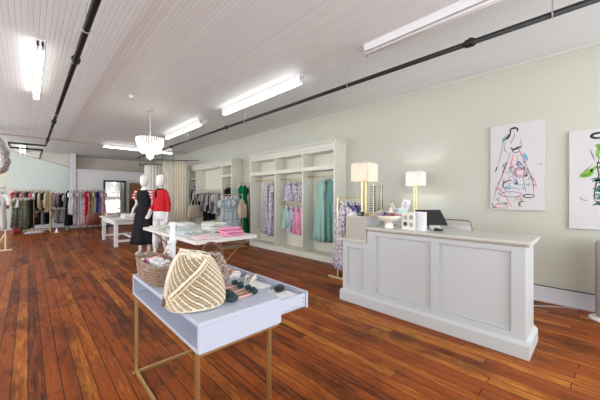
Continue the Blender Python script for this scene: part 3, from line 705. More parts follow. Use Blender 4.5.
def rod(label, x, y0, y1, z, m=GOLDL):
    t = thing('clothes_rod', label, 'rod', (x, y0, z))
    MB().tube([(0, .0, 0), (0, y1-y0, 0)], .011, 10).build('bar', m, t, smooth=True)
    for yy in (0.004, y1-y0-.004): MB().tube([(0, yy-.004, 0), (0, yy+.004, 0)], .028, 12).build('flange', m, t, smooth=True)
xr = 4.76
rod('gold rod in right bay of near cabinet', xr, 3.79, 4.69, 1.84); rod('upper gold rod in middle bay of near cabinet', xr, 4.73, 5.70, 1.82)
rod('lower gold rod in middle bay of near cabinet', xr, 4.73, 5.70, 1.19); rod('gold rod in left bay of near cabinet', xr, 5.74, 6.81, 1.83)
rod('gold rod in the wide bay of far cabinet', xr, 8.52, 10.43, 1.62); rod('gold rod in narrow right bay of far cabinet', xr, 7.9, 8.48, 1.78); rod('gold rod in narrow left bay of far cabinet', xr, 10.47, 11.06, 1.78)
A = R(62)
g = 'clothes in the near cabinet'
hang_row([('dress', 'teal', 1.42), ('dress', 'dark teal', 1.40)], (xr-.01, 4.44), (xr+.02, 3.94), 1.84, A+.1, 'in right bay of near cabinet', g, .1, .44, .10, 3)
hang_row([('blouse', 'lilac floral', .52), ('blouse', 'lilac floral', .50), ('shirt', 'lilac floral', .54)], (xr, 5.55), (xr, 4.93), 1.82, A, 'on upper rod of middle bay', g, .1, .38, .09, 4)
hang_row([('blouse', 'aqua', .60), ('blouse', 'lilac floral', .64), ('blouse', 'pink', .66), ('shirt', 'pink', .68)], (xr, 5.62), (xr, 4.88), 1.19, A, 'on lower rod of middle bay', g, .1, .38, .09, 5)
hang_row([('dress', 'lilac floral', 1.42), ('dress', 'lilac floral', 1.46)], (xr, 6.50), (xr, 6.0), 1.83, A, 'in left bay of near cabinet', g, .1, .38, .09, 6)
g = 'clothes in the far cabinet'
hang_row([('jacket', 'black', .78), ('shirt', 'black striped', .72), ('trousers', 'black', 1.1), ('shirt', 'black striped', .75), ('skirt', 'black', 1.05), ('blouse', 'grey striped', .78), ('jacket', 'black', .82), ('jacket', 'grey', .80), ('shirt', 'light grey', .78), ('blouse', 'grey striped', .84), ('jacket', 'grey', .86)],
         (xr, 10.35), (xr, 8.62), 1.62, R(8), 'in wide bay of far cabinet', g, .15, .38, .07, 7)
hang_row([('jacket', 'black', .95), ('dress', 'black', 1.2)], (xr, 8.42), (xr, 8.05), 1.78, R(25), 'in narrow right bay of far cabinet', g, .1, .34, .07, 8)
hang_row([('jacket', 'black', .8), ('blouse', 'grey', .8)], (xr, 10.95), (xr, 10.6), 1.78, R(20), 'in narrow left bay of far cabinet', g, .1, .34, .07, 9)

# ------------------------------------------------------------------ free-standing racks
def rack(label, x, y, rz, w, h, m, double=False, foot=.25, r=.013, base=True, mid=None):
    t = thing('clothes_rack', label, 'clothes rack', (x, y, 0), rz)
    for s in (-1, 1):
        MB().box(s*w/2-r, s*w/2+r, -r, r, .03, h).build('upright', m, t)
        MB().box(s*w/2-r*1.5, s*w/2+r*1.5, -foot, foot, 0, .03).build('foot', m, t)
    MB().box(-w/2, w/2, -r*.8, r*.8, h-r*1.6, h).build('top_rail', m, t)
    if base: MB().box(-w/2, w/2, -r, r, .05, .05+2*r).build('base_rail', m, t)
    if mid: MB().box(-w/2, w/2, .06, .06+1.6*r, mid, mid+r*1.6).build('middle_rail', m, t)
    return t
GR = mat('cream_gold_rack', (.74, .60, .33), .45, .2)
# gold rack at the back left, X -0.45..0.64
rack('pale gold clothes rack against the green wall', .1, 15.3, 0, 1.09, 1.68, GR, r=.018, foot=.22)
tag(MB().box(-.5, .5, -.2, .2, 0, .03).build('x', GR), '').name = 'rack_shelf'
o = bpy.data.objects['rack_shelf']; o.location = (.1, 15.3, .10); o.parent = None
bpy.data.objects.remove(o)
g = 'clothes on the pale gold rack'
hang_row([('blouse', 'red', .6), ('shirt', 'dark floral', .6), ('shirt', 'black', .55), ('blouse', 'red floral', .62), ('jacket', 'dark floral', .6), ('shirt', 'black', .55), ('dress', 'rose', 1.1), ('shirt', 'light grey', .9), ('jacket', 'black', .80), ('jacket', 'cream', .78), ('shirt', 'black', .8), ('jacket', 'cream', .88)],
         (-.40, 15.3), (.62, 15.3), 1.665, R(60), 'on pale gold rack', g, .15, .34, .06, 10)
rack('low bronze rack standing before the pale gold rack', -.12, 14.95, 0, .56, 1.36, mat('bronze', (.35, .17, .08), .4, .5), base=False, r=.011, foot=.2)
hang_row([('skirt', 'dark floral', 1.1), ('trousers', 'dark floral', 1.18), ('skirt', 'white', .35), ('trousers', 'olive', 1.2), ('skirt', 'dark floral', 1.1), ('trousers', 'dark floral', 1.18), ('skirt', 'olive', 1.05), ('trousers', 'black', 1.15)],
         (-.38, 14.95), (.13, 14.95), 1.355, R(55), 'on low bronze rack', 'clothes on the low bronze rack', .15, .34, .06, 11)
rack('low rack of dark trousers behind the cream jackets', .40, 15.75, 0, .5, .98, mat('dark_rack', (.08, .08, .08), .4, .5), base=False, r=.01, foot=.18)
hang_row([('trousers', 'black', .72), ('trousers', 'black', .70), ('trousers', 'grey', .72), ('trousers', 'black', .7)], (.2, 15.75), (.62, 15.75), .975, R(60), 'on low rack behind cream jackets', 'dark trousers on the low rack', .1, .3, .06, 12)
CR = mat('thin_chrome_rack', (.55, .56, .55), .3, .9)
rack('thin chrome rack with pink and black tops left of the white post', .98, 16.05, 0, .62, 1.60, CR, r=.009, foot=.2)
hang_row([('jacket', 'black', .6), ('blouse', 'pink floral', .55), ('blouse', 'mauve', .6), ('jacket', 'black', .62), ('shirt', 'light grey', .6)], (.72, 16.05), (1.26, 16.05), 1.595, R(60), 'on chrome rack left of post', 'clothes on the chrome rack left of the post', .1, .34, .06, 13)
rack('low black rack under the pink tops', .98, 15.6, 0, .56, .95, mat('dark_rack', (.08, .08, .08)), base=False, r=.01, foot=.18)
hang_row([('skirt', 'grey floral', .4), ('skirt', 'black striped', .62), ('skirt', 'dark floral', .66), ('skirt', 'black striped', .6), ('skirt', 'grey', .62)], (.74, 15.6), (1.24, 15.6), .945, R(55), 'on low black rack', 'skirts on the low black rack', .1, .32, .06, 14)
rack('long chrome rack of bright dresses left of the mirror', 1.83, 15.25, 0, 1.36, 1.70, CR, r=.010, foot=.22)
hang_row([('dress', 'black', 1.5), ('dress', 'white', 1.02), ('dress', 'white', 1.05), ('dress', 'grey floral', 1.45), ('dress', 'grey floral', 1.52), ('dress', 'aqua print', 1.52), ('dress', 'pink floral', 1.45), ('dress', 'red', 1.1), ('dress', 'red floral', 1.5), ('dress', 'green', 1.45), ('dress', 'tan', 1.45), ('dress', 'navy', 1.5), ('dress', 'navy floral', 1.5), ('dress', 'pink floral', 1.5)],
         (1.17, 15.25), (2.49, 15.25), 1.695, R(62), 'on long chrome rack', 'dresses on the long chrome rack', .12, .36, .07, 15)
# shoes and bag at floor of gold rack
t = thing('handbag', 'red handbag on the floor under the pale gold rack', 'bag', (-.30, 14.9, 0), .3)
MB().rings([[(.14*s*math.copysign(abs(math.cos(a))**.6, math.cos(a)), .06*s*math.copysign(abs(math.sin(a))**.6, math.sin(a)), z) for a in [k*PI/10 for k in range(20)]] for z, s in ((0, .95), (.1, 1.05), (.22, .9), (.24, .8))]).build('body', mat('red_leather', (.32, .03, .03), .5), t, smooth=True)
MB().tube([(-.07, 0, .23), (-.05, 0, .34), (.05, 0, .34), (.07, 0, .23)], .008, 6).build('handle', mat('red_leather', (.5, .03, .03)), t, smooth=True)
SH = mat('white_shoe', (.75, .73, .72), .5)
def shoe(x, y, rz, label, group, m=SH, L=.25):
    t = thing('shoe', label, 'shoe', (x, y, 0), rz, group)
    pr = []
    for u, w, h in ((-.5, .028, .07), (-.42, .034, .085), (-.2, .034, .075), (.05, .038, .055), (.25, .043, .045), (.42, .036, .032), (.5, .015, .02)):
        pr.append([(w*math.cos(a), u*L, .012+max(0, math.sin(a))*h if math.sin(a) > 0 else .012) for a in [k*PI/7 for k in range(14)]])
    MB().rings(pr).build('upper', m, t, smooth=True)
    MB().prism([(-.04, -.5*L), (.04, -.5*L), (.045, .2*L), (.02, .51*L), (-.02, .51*L), (-.045, .2*L)], 0, .014, 'z').build('sole', mat('pale_sole', (.6, .55, .5), .6), t)
for i in range(5): shoe(-.02+i*.10, 14.68+i*.03, R(155), 'white shoe in the row before the pale gold rack', 'white shoes on the floor by the gold rack')
t = thing('wet_floor_cone', 'small white cone standing on the bare floor by the racks', 'cone', (.80, 14.4, 0))
MB().lathe([(.07, 0), (.07, .012), (.045, .015), (.018, .13), (.006, .17)], n=14).build('cone', WPL, t, smooth=True)
# gold rack at extreme left with T-shirts
t = thing('clothes_rack', 'tall gold rack with pink and white shirts at the left edge', 'clothes rack', (-.42, 10.46, 0))
MB().box(-.015, .015, -.015, .015, .03, 1.95).build('upright', GR, t)
MB().box(-.5, .12, -.03, .03, 0, .035).build('foot', GR, t)
MB().box(-.5, .1, -.012, .012, 1.92, 1.95).build('top_rail', GR, t)
MB().box(-.50, .0, -.6, .4, 1.60, 1.62).build('side_rail', GR, t)
MB().tube([(.0, 0, .45), (-.2, 0, .035)], .012, 8).build('brace', GR, t)
x_, y_ = -.42, 10.1
hang('shirt', 'pink', -.60, 10.22, 1.60, R(20), 'pink shirt hanging on the gold rack at left edge', 'shirts on the left edge rack', .85, .42, .07, 31)
t = hang('shirt', 'white', -.60, 10.0, 1.60, R(14), 'white shirt with round blue print at the left edge', 'shirts on the left edge rack', .98, .42, .07, 32)
MB().rings([[(.02+.085*math.cos(a), y, -.38+.10*math.sin(a)) for a in [k*PI/10 for k in range(20)]] for y in (-.062, -.045)]).build('print', mat('blue_print', (.05, .3, .75), .7), t)
hang('blouse', 'mauve', -.62, 10.5, 1.62, R(35), 'mauve blouse behind the pink shirt at left edge', 'shirts on the left edge rack', .6, .40, .07, 33)

# blue floral rack + green dress
RG = mat('rose_gold_rack', (.62, .45, .33), .35, .8)
def track(label, x, y, rz, w, h):
    t = thing('clothes_rack', label, 'clothes rack', (x, y, 0), rz)
    for s in (-1, 1): MB().tube([(s*w/2, 0, .02), (s*w/2, 0, h)], .010, 8).build('upright', RG, t)
    MB().tube([(-w/2, 0, h), (w/2, 0, h)], .010, 8).build('top_rail', RG, t)
    MB().box(-w/2-.02, w/2+.02, -.2, .2, 0, .02).build('base', RG, t, bevel=.003)
track('rose gold rack of blue floral dresses between the cabinets', 4.02, 6.9, R(0), .66, 1.44)
hang_row([('dress', 'blue floral', 1.12), ('dress', 'blue floral', 1.15), ('dress', 'blue floral', 1.1), ('dress', 'blue floral', 1.12)], (3.72, 6.9), (4.24, 6.9), 1.44, R(35), 'on rose gold rack', 'blue floral dresses on the rose gold rack', .05, .42, .08, 17)
hang('blouse', 'tan floral', 4.26, 6.78, 1.44-.10, R(35), 'tan floral blouse at right end of blue floral dresses', 'tan blouses on the rose gold rack', .5, .27, .06, 41)
o = MB().box(-.03, .03, -.06, .06, 0, .0).v
track('rose gold rack holding the green dress beside the near cabinet', 4.72, 7.42, R(0), .40, 1.80)
for i in range(2): hang('dress', 'emerald', 4.66+.1*i, 7.42, 1.80, R(25+15*i), ['emerald green dress, left one beside the near cabinet', 'emerald green dress, right one behind the first'][i], 'emerald dresses', 1.5, .36, .09, 51+i)

# gold rack left of the counter with lilac floral dresses
t = rack('pale gold rack of lilac floral dresses left of the counter', 4.10, 3.05, R(0), .60, 1.37, GOLDL, base=False, r=.011, foot=.2)
hang_row([('dress', 'lilac floral', 1.16), ('dress', 'lilac floral', 1.05), ('dress', 'navy floral', .98), ('dress', 'lilac floral', .95), ('dress', 'navy floral', 1.0), ('dress', 'lilac floral', 1.0)], (3.80, 3.05), (4.36, 3.05), 1.365, R(65), 'on gold rack beside counter', 'lilac dresses beside the counter', .1, .38, .07, 18)

# tote bag hanging on cabinet divider
t = thing('tote_bag', 'large tan canvas tote bag hanging at the far cabinet', 'bag', (4.50, 10.05, .0), R(12))
t.location = (4.32, 10.0, .0)
m = MB()
m.rings([[(c*w*math.copysign(abs(math.cos(a))**.5, math.cos(a)), d*math.copysign(abs(math.sin(a))**.5, math.sin(a)), z) for a in [k*PI/12 for k in range(24)]] for z, w, d, c in ((.62, .27, .06, 1), (.66, .29, .07, 1), (.9, .25, .07, 1), (1.08, .19, .03, 1))])
m.build('body', FAB['tan floral'] if 0 else mat('tan_canvas', (.60, .50, .40), .85, bump=.3, bscale=60), t, smooth=True)
MB().tube(curve([(-.13, 0, 1.06), (-.09, 0, 1.3), (0, 0, 1.52), (.09, 0, 1.3), (.13, 0, 1.06)], 6), .014, 7).build('strap', mat('tan_canvas', (.6, .5, .4)), t, smooth=True)
t = thing('wall_hook', 'small hook holding the tan tote bag on cabinet divider', 'hook', (4.32, 10.0, 1.5))
MB().tube([(0, -.02, .03), (0, .0, -.0), (0, .03, .01), (.10, .10, .06), (.25, .30, .08), (.25, .43, .08)], .007, 6).build('hook', CHROME, t)

# ------------------------------------------------------------------ fitting-room curtains
CUR = mat('beige_curtain', (.84, .77, .64), .85, spec=.2); CUR2 = mat('sheer_grey_curtain', (.78, .78, .71), .85, spec=.2)
def curtain(label, pts, z0, z1, m, folds, amp, grp):
    m_ = MB(); N = int(folds*8); P = curve(pts, max(2, N//max(1, len(pts)-1))); rr = []
    for i, p in enumerate(P):
        t_ = (P[min(i+1, len(P)-1)]-P[max(i-1, 0)]).normalized(); nrm = Vector((-t_.y, t_.x, 0))
        a = math.sin(i*2*PI/8)
        rr.append((p, nrm, a))
    zs = [z0+(z1-z0)*k/8 for k in range(9)]
    rings = [[tuple((p+nrm*a*amp*(1.25-.5*(z-z0)/(z1-z0)))[:2])+(z,) for (p, nrm, a) in rr] for z in zs]
    n = len(rr); vs = [v for r in rings for v in r]; fs = [(i*n+k, i*n+k+1, (i+1)*n+k+1, (i+1)*n+k) for i in range(8) for k in range(n-1)]
    m_.add(vs, fs)
    t = thing('curtain', label, 'curtain', (0, 0, 0), 0, grp)
    c = sum((Vector(p) for p in pts), Vector())/len(pts); t.location = (c.x, c.y, z0)
    m_.xf(Matrix.Translation((-c.x, -c.y, -z0)))
    m_.build('cloth', m, t, smooth=True, solid=.004)
    for i in range(4, n, 8):
        p = rr[i][0]-Vector((c.x, c.y, 0))
        MB().tube([(p.x+.02*math.cos(a), p.y, z1-z0+.02+.02*math.sin(a)) for a in [k*PI/4 for k in range(8)]], .003, 4, True).build('ring', PIPE, t)
g = 'fitting room curtains'
ZC = 2.58
curtain('pale grey fitting room curtain behind the dressed mannequin', [(3.25, 12.1, 0), (3.4, 11.8, 0), (3.7, 11.75, 0), (3.86, 11.8, 0)], .03, ZC, CUR2, 9, .035, g)
curtain('cream curtain hanging behind the red-sweater mannequin', [(3.62, 11.2, 0), (3.8, 11.1, 0), (4.0, 11.05, 0)], .03, ZC+.1, mat('cream_curtain', (.86, .83, .73), .85, spec=.2), 6, .035, g)
curtain('beige curtain nearest to the far cabinet', [(3.95, 10.9, 0), (4.1, 10.8, 0), (4.3, 10.75, 0), (4.36, 10.95, 0), (4.40, 11.3, 0)], .03, ZC+.12, CUR, 10, .035, g)
def ring_rail(label, pts, z, closed, rods_):
    t = thing('curtain_rail', label, 'curtain rail', (pts[0][0], pts[0][1], z))
    o = Vector((pts[0][0], pts[0][1], z))
    MB().tube([Vector((p[0], p[1], z))-o for p in pts], .014, 8, closed).build('rail', PIPE, t, smooth=True)
    for p in rods_: MB().tube([Vector((p[0], p[1], z))-o, Vector((p[0], p[1], H))-o], .009, 6).build('drop_rod', PIPE, t)
cc = [(3.56+.42*math.cos(k*PI/16), 12.3+.55*math.sin(k*PI/16)) for k in range(32)]
ring_rail('oval black curtain rail above the pale grey curtain', cc, ZC+.045, True, [cc[0], cc[16]])
ring_rail('curved black curtain rail above the beige curtains', [tuple(p[:2]) for p in curve([(3.3, 11.5, 0), (3.5, 11.2, 0), (3.9, 10.95, 0), (4.3, 10.72, 0), (4.6, 10.3, 0)], 6)], ZC+.155, False, [(3.9, 10.95)])

# ------------------------------------------------------------------ mirror and doorway things
t = thing('standing_mirror', 'tall mirror in a black frame leaning on the white partition', 'mirror', (2.96, 15.72, 0))
t.rotation_euler = (R(-3), 0, R(-5)); t.location.y = 15.68
m = MB(); m.box(-.45, .45, -.02, .02, 0, .07).box(-.45, .45, -.02, .02, 2.06, 2.14).box(-.45, -.37, -.02, .02, .07, 2.06).box(.37, .45, -.02, .02, .07, 2.06)
m.build('frame', mat('dark_carved_frame', (.03, .022, .02), .4, bump=.6, bscale=40), t, bevel=.012)
MB().box(-.37, .37, -.005, .005, .07, 2.06).build('glass', mat('mirror_glass', (.9, .92, .92), .02, 1.), t)
MB().box(-.37, .37, .006, .012, .07, 2.06).build('backing', BLACK, t)
t = thing('wooden_cupboard', 'orange-brown wooden cupboard seen through the far doorway', 'cupboard', (3.95, 16.5, 0))
WOOD = mat('orange_wood', (.68, .38, .15), .5, var=.3, bscale=8)
MB().box(-.42, .42, 0, .35, 0, 1.25).build('lower_case', mat('dark_wood', (.14, .05, .03), .5), t)
MB().box(-.42, .42, 0, .35, 1.27, 2.02).build('upper_case', WOOD, t)
for s in (0, 1):
    d_ = MB().box(-.40+.41*s, -.01+.41*s, -.015, 0, 1.29, 2.0).build('door', WOOD, t, bevel=.004)
    MB().ball((-.04+.09*s, -.025, 1.4), .012).build('knob', GOLDL, d_)
for i, (c, lab) in enumerate((((.5, .05, .04), 'red'), ((.3, .12, .05), 'brown'), ((.6, .08, .06), 'crimson'))):
    tag(MB().box(-.09, .09, -.14, -.02, 0, .12+.03*i).build('storage_box', mat('box_'+lab, c, .6), None, (3.72+.24*i, 16.4, 1.0 if 0 else 0), 0, bevel=.004), '%s storage box on floor before the wooden cupboard' % lab, 'box')

# ------------------------------------------------------------------ white table at the back left
TB = mat('white_painted_wood', (.80, .79, .77), .45)
t = thing('farm_table', 'white painted table with low stretchers left of the mannequins', 'table', (2.30, 10.02, 0))
MB().box(-.66, .66, -.98, .98, .73, .77).build('tabletop', TB, t, bevel=.006)
MB().box(-.56, .56, -.88, -.85, .60, .73).box(-.56, .56, .85, .88, .60, .73).box(-.57, -.54, -.88, .88, .60, .73).box(.54, .57, -.88, .88, .60, .73).build('apron', TB, t)
for sx in (-1, 1):
    for sy in (-1, 1): MB().box(sx*.55-.045, sx*.55+.045, sy*.86-.045, sy*.86+.045, 0, .73).build('leg', TB, t, bevel=.006)
    MB().box(-.55, .55, sx*.86-.03, sx*.86+.03, .12, .18).build('stretcher', TB, t)
MB().box(-.03, .03, -.86, .86, .12, .18).build('long_stretcher', TB, t)
t = thing('drawer_unit', 'white board box hanging under the white table apron', 'box', (2.2, 9.35, .44))
bpy.data.objects.remove(t)
random.seed(3)
def folded(name, label, loc, w, d, h, fab, rz, seed, group=None, cat='folded clothes', layers=3):
    """folded garment: stacked rounded layers with wavy rim, open folds toward one side"""
    rnd = random.Random(seed); m = MB(); n = 36
    for L_ in range(layers):
        z0 = h*L_/layers; z1 = h*(L_+1)/layers; ox = rnd.uniform(-.01, .01); oy = rnd.uniform(-.01, .01); ph = rnd.uniform(0, 6)
        rows = []
        for zz, s in ((z0, .90), (z0+(z1-z0)*.25, .99), (z0+(z1-z0)*.6, 1.), (z1-(z1-z0)*.12, .96), (z1, .86), (z1+.003, .5), (z1+.004, .05)):
            row = []
            for k in range(n):
                a = 2*PI*k/n; c, s_ = math.cos(a), math.sin(a)
                f = s*(1+.03*math.sin(5*a+ph)+.02*math.sin(9*a+ph*2))
                row.append((ox+w/2*f*math.copysign(abs(c)**.45, c), oy+d/2*f*math.copysign(abs(s_)**.45, s_), zz+.006*math.sin(3*a+ph)*(1 if zz > z0 else 0)*min(1, h/.03)))
            rows.append(row)
        m.rings(rows)
    return tag(m.build(name, FAB[fab], None, loc, rz, smooth=True), label, cat, group)
g = 'things laid out on the white farm table'
folded('folded_cloth', 'white folded cloth at middle of the white farm table', (2.15, 9.45, .77), .42, .34, .11, 'white', .2, 1, cat='folded cloth')
folded('folded_cloth', 'white lacy folded cloth at front of the white farm table', (2.45, 9.3, .77), .34, .28, .08, 'lace', -.1, 2, cat='folded cloth')
folded('folded_cloth', 'tan printed folded scarf at far end of the white farm table', (1.95, 10.6, .77), .4, .3, .11, 'tan floral', .1, 3, cat='folded cloth')
folded('folded_cloth', 'dark printed folded scarf at far left of the white farm table', (2.2, 10.25, .77), .3, .3, .12, 'dark floral', .4, 4, cat='folded cloth')
folded('folded_cloth', 'grey printed scarf laid on left edge of the white farm table', (1.85, 10.05, .77), .3, .35, .07, 'grey floral', 0, 5, cat='folded cloth')
def small_bag(name, label, x, y, z, m, s=1., rz=0):
    t = thing(name, label, 'bag', (x, y, z), rz)
    MB().rings([[(.11*s*q*math.copysign(abs(math.cos(a))**.6, math.cos(a)), .045*s*q*math.copysign(abs(math.sin(a))**.6, math.sin(a)), zz*s) for a in [k*PI/10 for k in range(20)]] for zz, q in ((0, .95), (.06, 1.05), (.13, .95), (.15, .8))]).build('body', m, t, smooth=True)
    MB().tube([(-.07*s, 0, .14*s), (-.05*s, 0, .21*s), (.05*s, 0, .21*s), (.07*s, 0, .14*s)], .006*s, 6).build('handle', m, t, smooth=True)
small_bag('handbag', 'black handbag on the white farm table beside the black dress', 2.70, 9.75, .77, mat('black_leather', (.015, .014, .014), .35), 1.2, .3)
small_bag('handbag', 'small brown handbag on the white farm table', 2.45, 10.0, .77, mat('brown_leather', (.18, .09, .05), .4), .9, -.3)
# leather chairs by the table
def lchair(label, x, y, rz):
    t = thing('leather_chair', label, 'chair', (x, y, 0), rz, 'brown chairs by the white farm table')
    LM = mat('brown_leather_seat', (.22, .08, .05), .45)
    MB().prism([(-.22, .43), (.2, .44), (.22, .47), (-.22, .46)], -.22, .22, 'x').build('seat', LM, t, bevel=.01)
    rows = []
    for z, yy, w in ((.46, .20, .20), (.6, .24, .22), (.75, .27, .22), (.84, .28, .18)):
        rows.append([(w*(-1+2*k/6), yy-.05*(1-(k/3-1)**2)*-1-.04*((k/3-1)**2), z) for k in range(7)]+[(w*(1-2*k/6), yy+.02-.05*(1-(1-k/3)**2)*-1-.04*((1-k/3)**2), z) for k in range(7)])
    MB().rings(rows).build('backrest', LM, t, smooth=True)
    for sx in (-1, 1):
        for sy in (-1, 1): MB().tube([(sx*.16, sy*.13, .44), (sx*.23, sy*.22, 0)], .011, 7).build('leg', PIPE, t)
lchair('brown leather chair at the left of the white farm table', 1.50, 11.75, R(200))
lchair('brown leather chair behind the white farm table', 2.15, 11.65, R(180))

# ------------------------------------------------------------------ display table with crossed gold legs
t = thing('display_table', 'white-topped display table on crossed gold legs by the mannequins', 'table', (2.135, 4.97, 0))
TT = mat('cream_table_top', (.80, .79, .76), .35)
MB().box(-.50, .50, -1.22, 1.22, .735, .785).build('tabletop', TT, t, bevel=.004)
for sy in (-1, 1):
    yy = sy*1.05
    for sx in (-1, 1): MB().tube([(sx*.42, yy+.012*sx, .735), (-sx*.38, yy+.012*sx, .0)], .012, 4).build('leg', GOLD, t)
MB().box(-.015, .015, -1.05, 1.05, .36, .385).build('stretcher', GOLD, t)
g = 'folded clothes on the crossed-leg table'
zt = .785
folded('folded_shirt', 'bottom hot pink folded top of the pink stack', (2.32, 4.02, zt), .36, .30, .035, 'pink', .15, 21, layers=2)
folded('folded_shirt', 'middle hot pink folded top of the pink stack', (2.325, 4.03, zt+.045), .35, .29, .033, 'pink', .1, 22, layers=2)
folded('folded_shirt', 'topmost hot pink folded top of the pink stack', (2.315, 4.03, zt+.088), .33, .27, .03, 'pink', .2, 23, layers=2)
folded('folded_shirt', 'pale pink printed top laid flat at the near corner of the crossed-leg table', (1.93, 4.0, zt), .42, .36, .022, 'pink print', -.05, 24, layers=1)
folded('folded_shirt', 'aqua printed folded top in the middle of the crossed-leg table', (1.90, 4.62, zt), .40, .46, .045, 'aqua print', .1, 25)
folded('folded_shirt', 'aqua printed folded top behind the other aqua one', (1.95, 5.15, zt), .40, .40, .05, 'aqua print', -.1, 26)
folded('folded_shirt', 'white dotted folded pile behind the pink stack', (2.38, 4.62, zt), .42, .42, .09, 'dotted white', .1, 27)
folded('folded_shirt', 'second white dotted folded top on top of the pile', (2.36, 4.64, zt+.10), .36, .36, .05, 'dotted white', .2, 28)
folded('folded_shirt', 'white dotted folded top at left edge of the crossed-leg table', (1.86, 5.75, zt), .36, .50, .04, 'dotted white', .05, 29)
folded('folded_shirt', 'plain white folded top at far end of the crossed-leg table', (2.25, 5.7, zt), .34, .40, .085, 'white', .1, 30)

# ------------------------------------------------------------------ near white table with gold frame
t = thing('drawer_table', 'white table on a gold frame with two drawers pulled out', 'table', (.6, 1.34, 0))
# local x 0..0.52, y 0..1.21
w, l = .52, 1.21
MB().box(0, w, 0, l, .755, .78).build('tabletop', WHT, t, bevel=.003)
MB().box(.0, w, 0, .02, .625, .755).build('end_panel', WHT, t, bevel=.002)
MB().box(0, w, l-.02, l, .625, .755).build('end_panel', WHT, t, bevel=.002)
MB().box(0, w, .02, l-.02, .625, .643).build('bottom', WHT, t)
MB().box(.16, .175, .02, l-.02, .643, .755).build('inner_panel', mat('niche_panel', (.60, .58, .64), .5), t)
gm = MB()
for (a, b, c, d_) in ((.01, .03, .02, l-.02), (w-.03, w-.01, .02, l-.02), (.01, w-.01, .01, .03), (.01, w-.01, l-.03, l-.01)): gm.box(a, b, c, d_, .605, .625)
gm.build('frame', GOLD, t, bevel=.002)
for (a, b) in ((.01, .06), (w-.055, .06), (.01, l-.03), (w-.03, l-.03)): MB().box(a-.002, a+.020, b-.011, b+.011, 0, .605).build('leg', GOLD, t, bevel=.002)
MB().box(.01, w-.01, l-.04, l-.02, .0, .02).build('foot_bar', GOLD, t)
MB().box(.008, .03, .06, l-.03, .0, .02).build('foot_bar', GOLD, t)
m = MB().tube([(.004, l-.03, .012), (-.008, l-.03, .012)], .012, 10); m.build('foot_cap', GOLD, t)
def drawer(y0, y1, xo):
    x0 = .25
    dm = MB().box(x0, xo, y0, y0+.012, .66, .745).box(x0, xo, y1-.012, y1, .66, .745).box(x0, xo, y0, y1, .655, .665).box(x0, x0+.01, y0, y1, .665, .74)
    d_ = dm.build('drawer', WHT, t, bevel=.001)
    MB().box(xo, xo+.016, y0-.012, y1+.012, .648, .757).build('drawer_front', WHT, d_, bevel=.002)
    for z in (.69, .715):
        MB().tube([(xo-.018, y0-.0005, z), (xo-.018, y0+.002, z)], .0045, 8).build('screw', mat('screw_grey', (.12, .12, .12), .4, .6), d_)
drawer(.03, .60, .755); drawer(.63, 1.18, .745)
TX, TY, TZ = .6, 1.34, .78

# woven cream bag
def woven_bag(name, label, x, y, z, rz, rx, ry, h, rope, core, nst, thick, lean, sag, weft=None):
    t = thing(name, label, 'bag', (x, y, z), rz)
    def S(u, v, off=0):
        a = 2*PI*u
        prof = 1.03-.52*v**2.3
        if v < .06: prof *= .93+1.16*v
        c, s = math.cos(a), math.sin(a)
        r1 = (rx*prof+off)*math.copysign(abs(c)**.85, c); r2 = (ry*prof*(1-.35*v)+off)*math.copysign(abs(s)**.85, s)
        zz = .012+h*v*(1+sag*c*v)
        return (r1+lean*v*v, r2+.02*math.sin(a*2)*v, max(.008, zz))
    n = 40
    m = MB(); m.rings([[S(k/n, v, -.006) for k in range(n)] for v in [j/14 for j in range(15)]])
    m.build('lining', core, t, smooth=True)
    mr, mt_ = MB(), MB()
    for i in range(nst):
        pts = []; rr = []
        N = 46
        for j in range(N+1):
            v = j/N; u = i/nst-.36*v
            off = .002
            pts.append(S(u, v, off)); rr.append(thick*(1-.45*v)*(.45+.75*abs(math.sin(j*1.3+i*1.9))))
        (mr if i % 2 else mt_).tube(pts, rr, 6)
    mr.build('rope_weave', rope, t, smooth=True)
    mt_.build('cord_weave', weft or rope, t, smooth=True)
    # rim and base rings
    for v, q in ((.0, 1.1), (1.0, .9)):
        MB().tube([S(k/n, v, .002) for k in range(n)], [thick*q*(.8+.3*(k % 2)) for k in range(n)], 6, True).build('base_rope' if v == 0 else 'rim', rope, t, smooth=True)
    return t, S
ROPE = mat('cream_rope', (.80, .74, .60), .8, bump=.5, bscale=150, var=.15)
CORE = mat('tan_lining', (.34, .24, .14), .9)
bt, S = woven_bag('woven_bag', 'large cream rope bag with diagonal weave on the near white table', .690, 1.575, TZ, R(-20), .150, .112, .29, ROPE, CORE, 44, .0068, -.005, -.08, mat('tan_rope', (.50, .37, .22), .85, bump=.5, bscale=150))
def strap(parent, pts, r, m, name='handle'):
    c = curve(pts, 9)
    return MB().tube(c, [r*(.8+.35*abs(math.sin(i*1.4))) for i in range(len(c))], 7).build(name, m, parent, smooth=True)
strap(bt, [(-.155, -.03, .07), (-.150, -.06, .16), (-.125, -.06, .25), (-.09, -.03, .30), (-.03, -.03, .295), (.02, -.03, .28)], .009, ROPE)
strap(bt, [(-.162, -.02, .06), (-.140, -.02, .18), (-.11, .0, .27), (-.06, .02, .295), (0, .02, .285)], .008, ROPE)
strap(bt, [(-.135, -.075, .09), (-.06, -.102, .165), (.01, -.088, .225), (.055, -.045, .28)], .008, ROPE)
strap(bt, [(-.130, -.07, .065), (-.05, -.100, .145), (.02, -.088, .208), (.07, -.045, .262)], .007, mat('straw_cord', (.62, .52, .34), .8))
for i in range(7):
    a = i*.9
    MB().ball((-.01+.03*math.cos(a), -.02+.03*math.sin(a), .285+.008*(i % 2)), .018, 8, 5).build('knot', ROPE, bt, smooth=True)
MB().tube([(-.160, -.02, .08), (-.165, -.022, .03)], [.010, .014], 8).build('tassel', mat('brown_tassel', (.16, .09, .06), .8), bt, smooth=True)
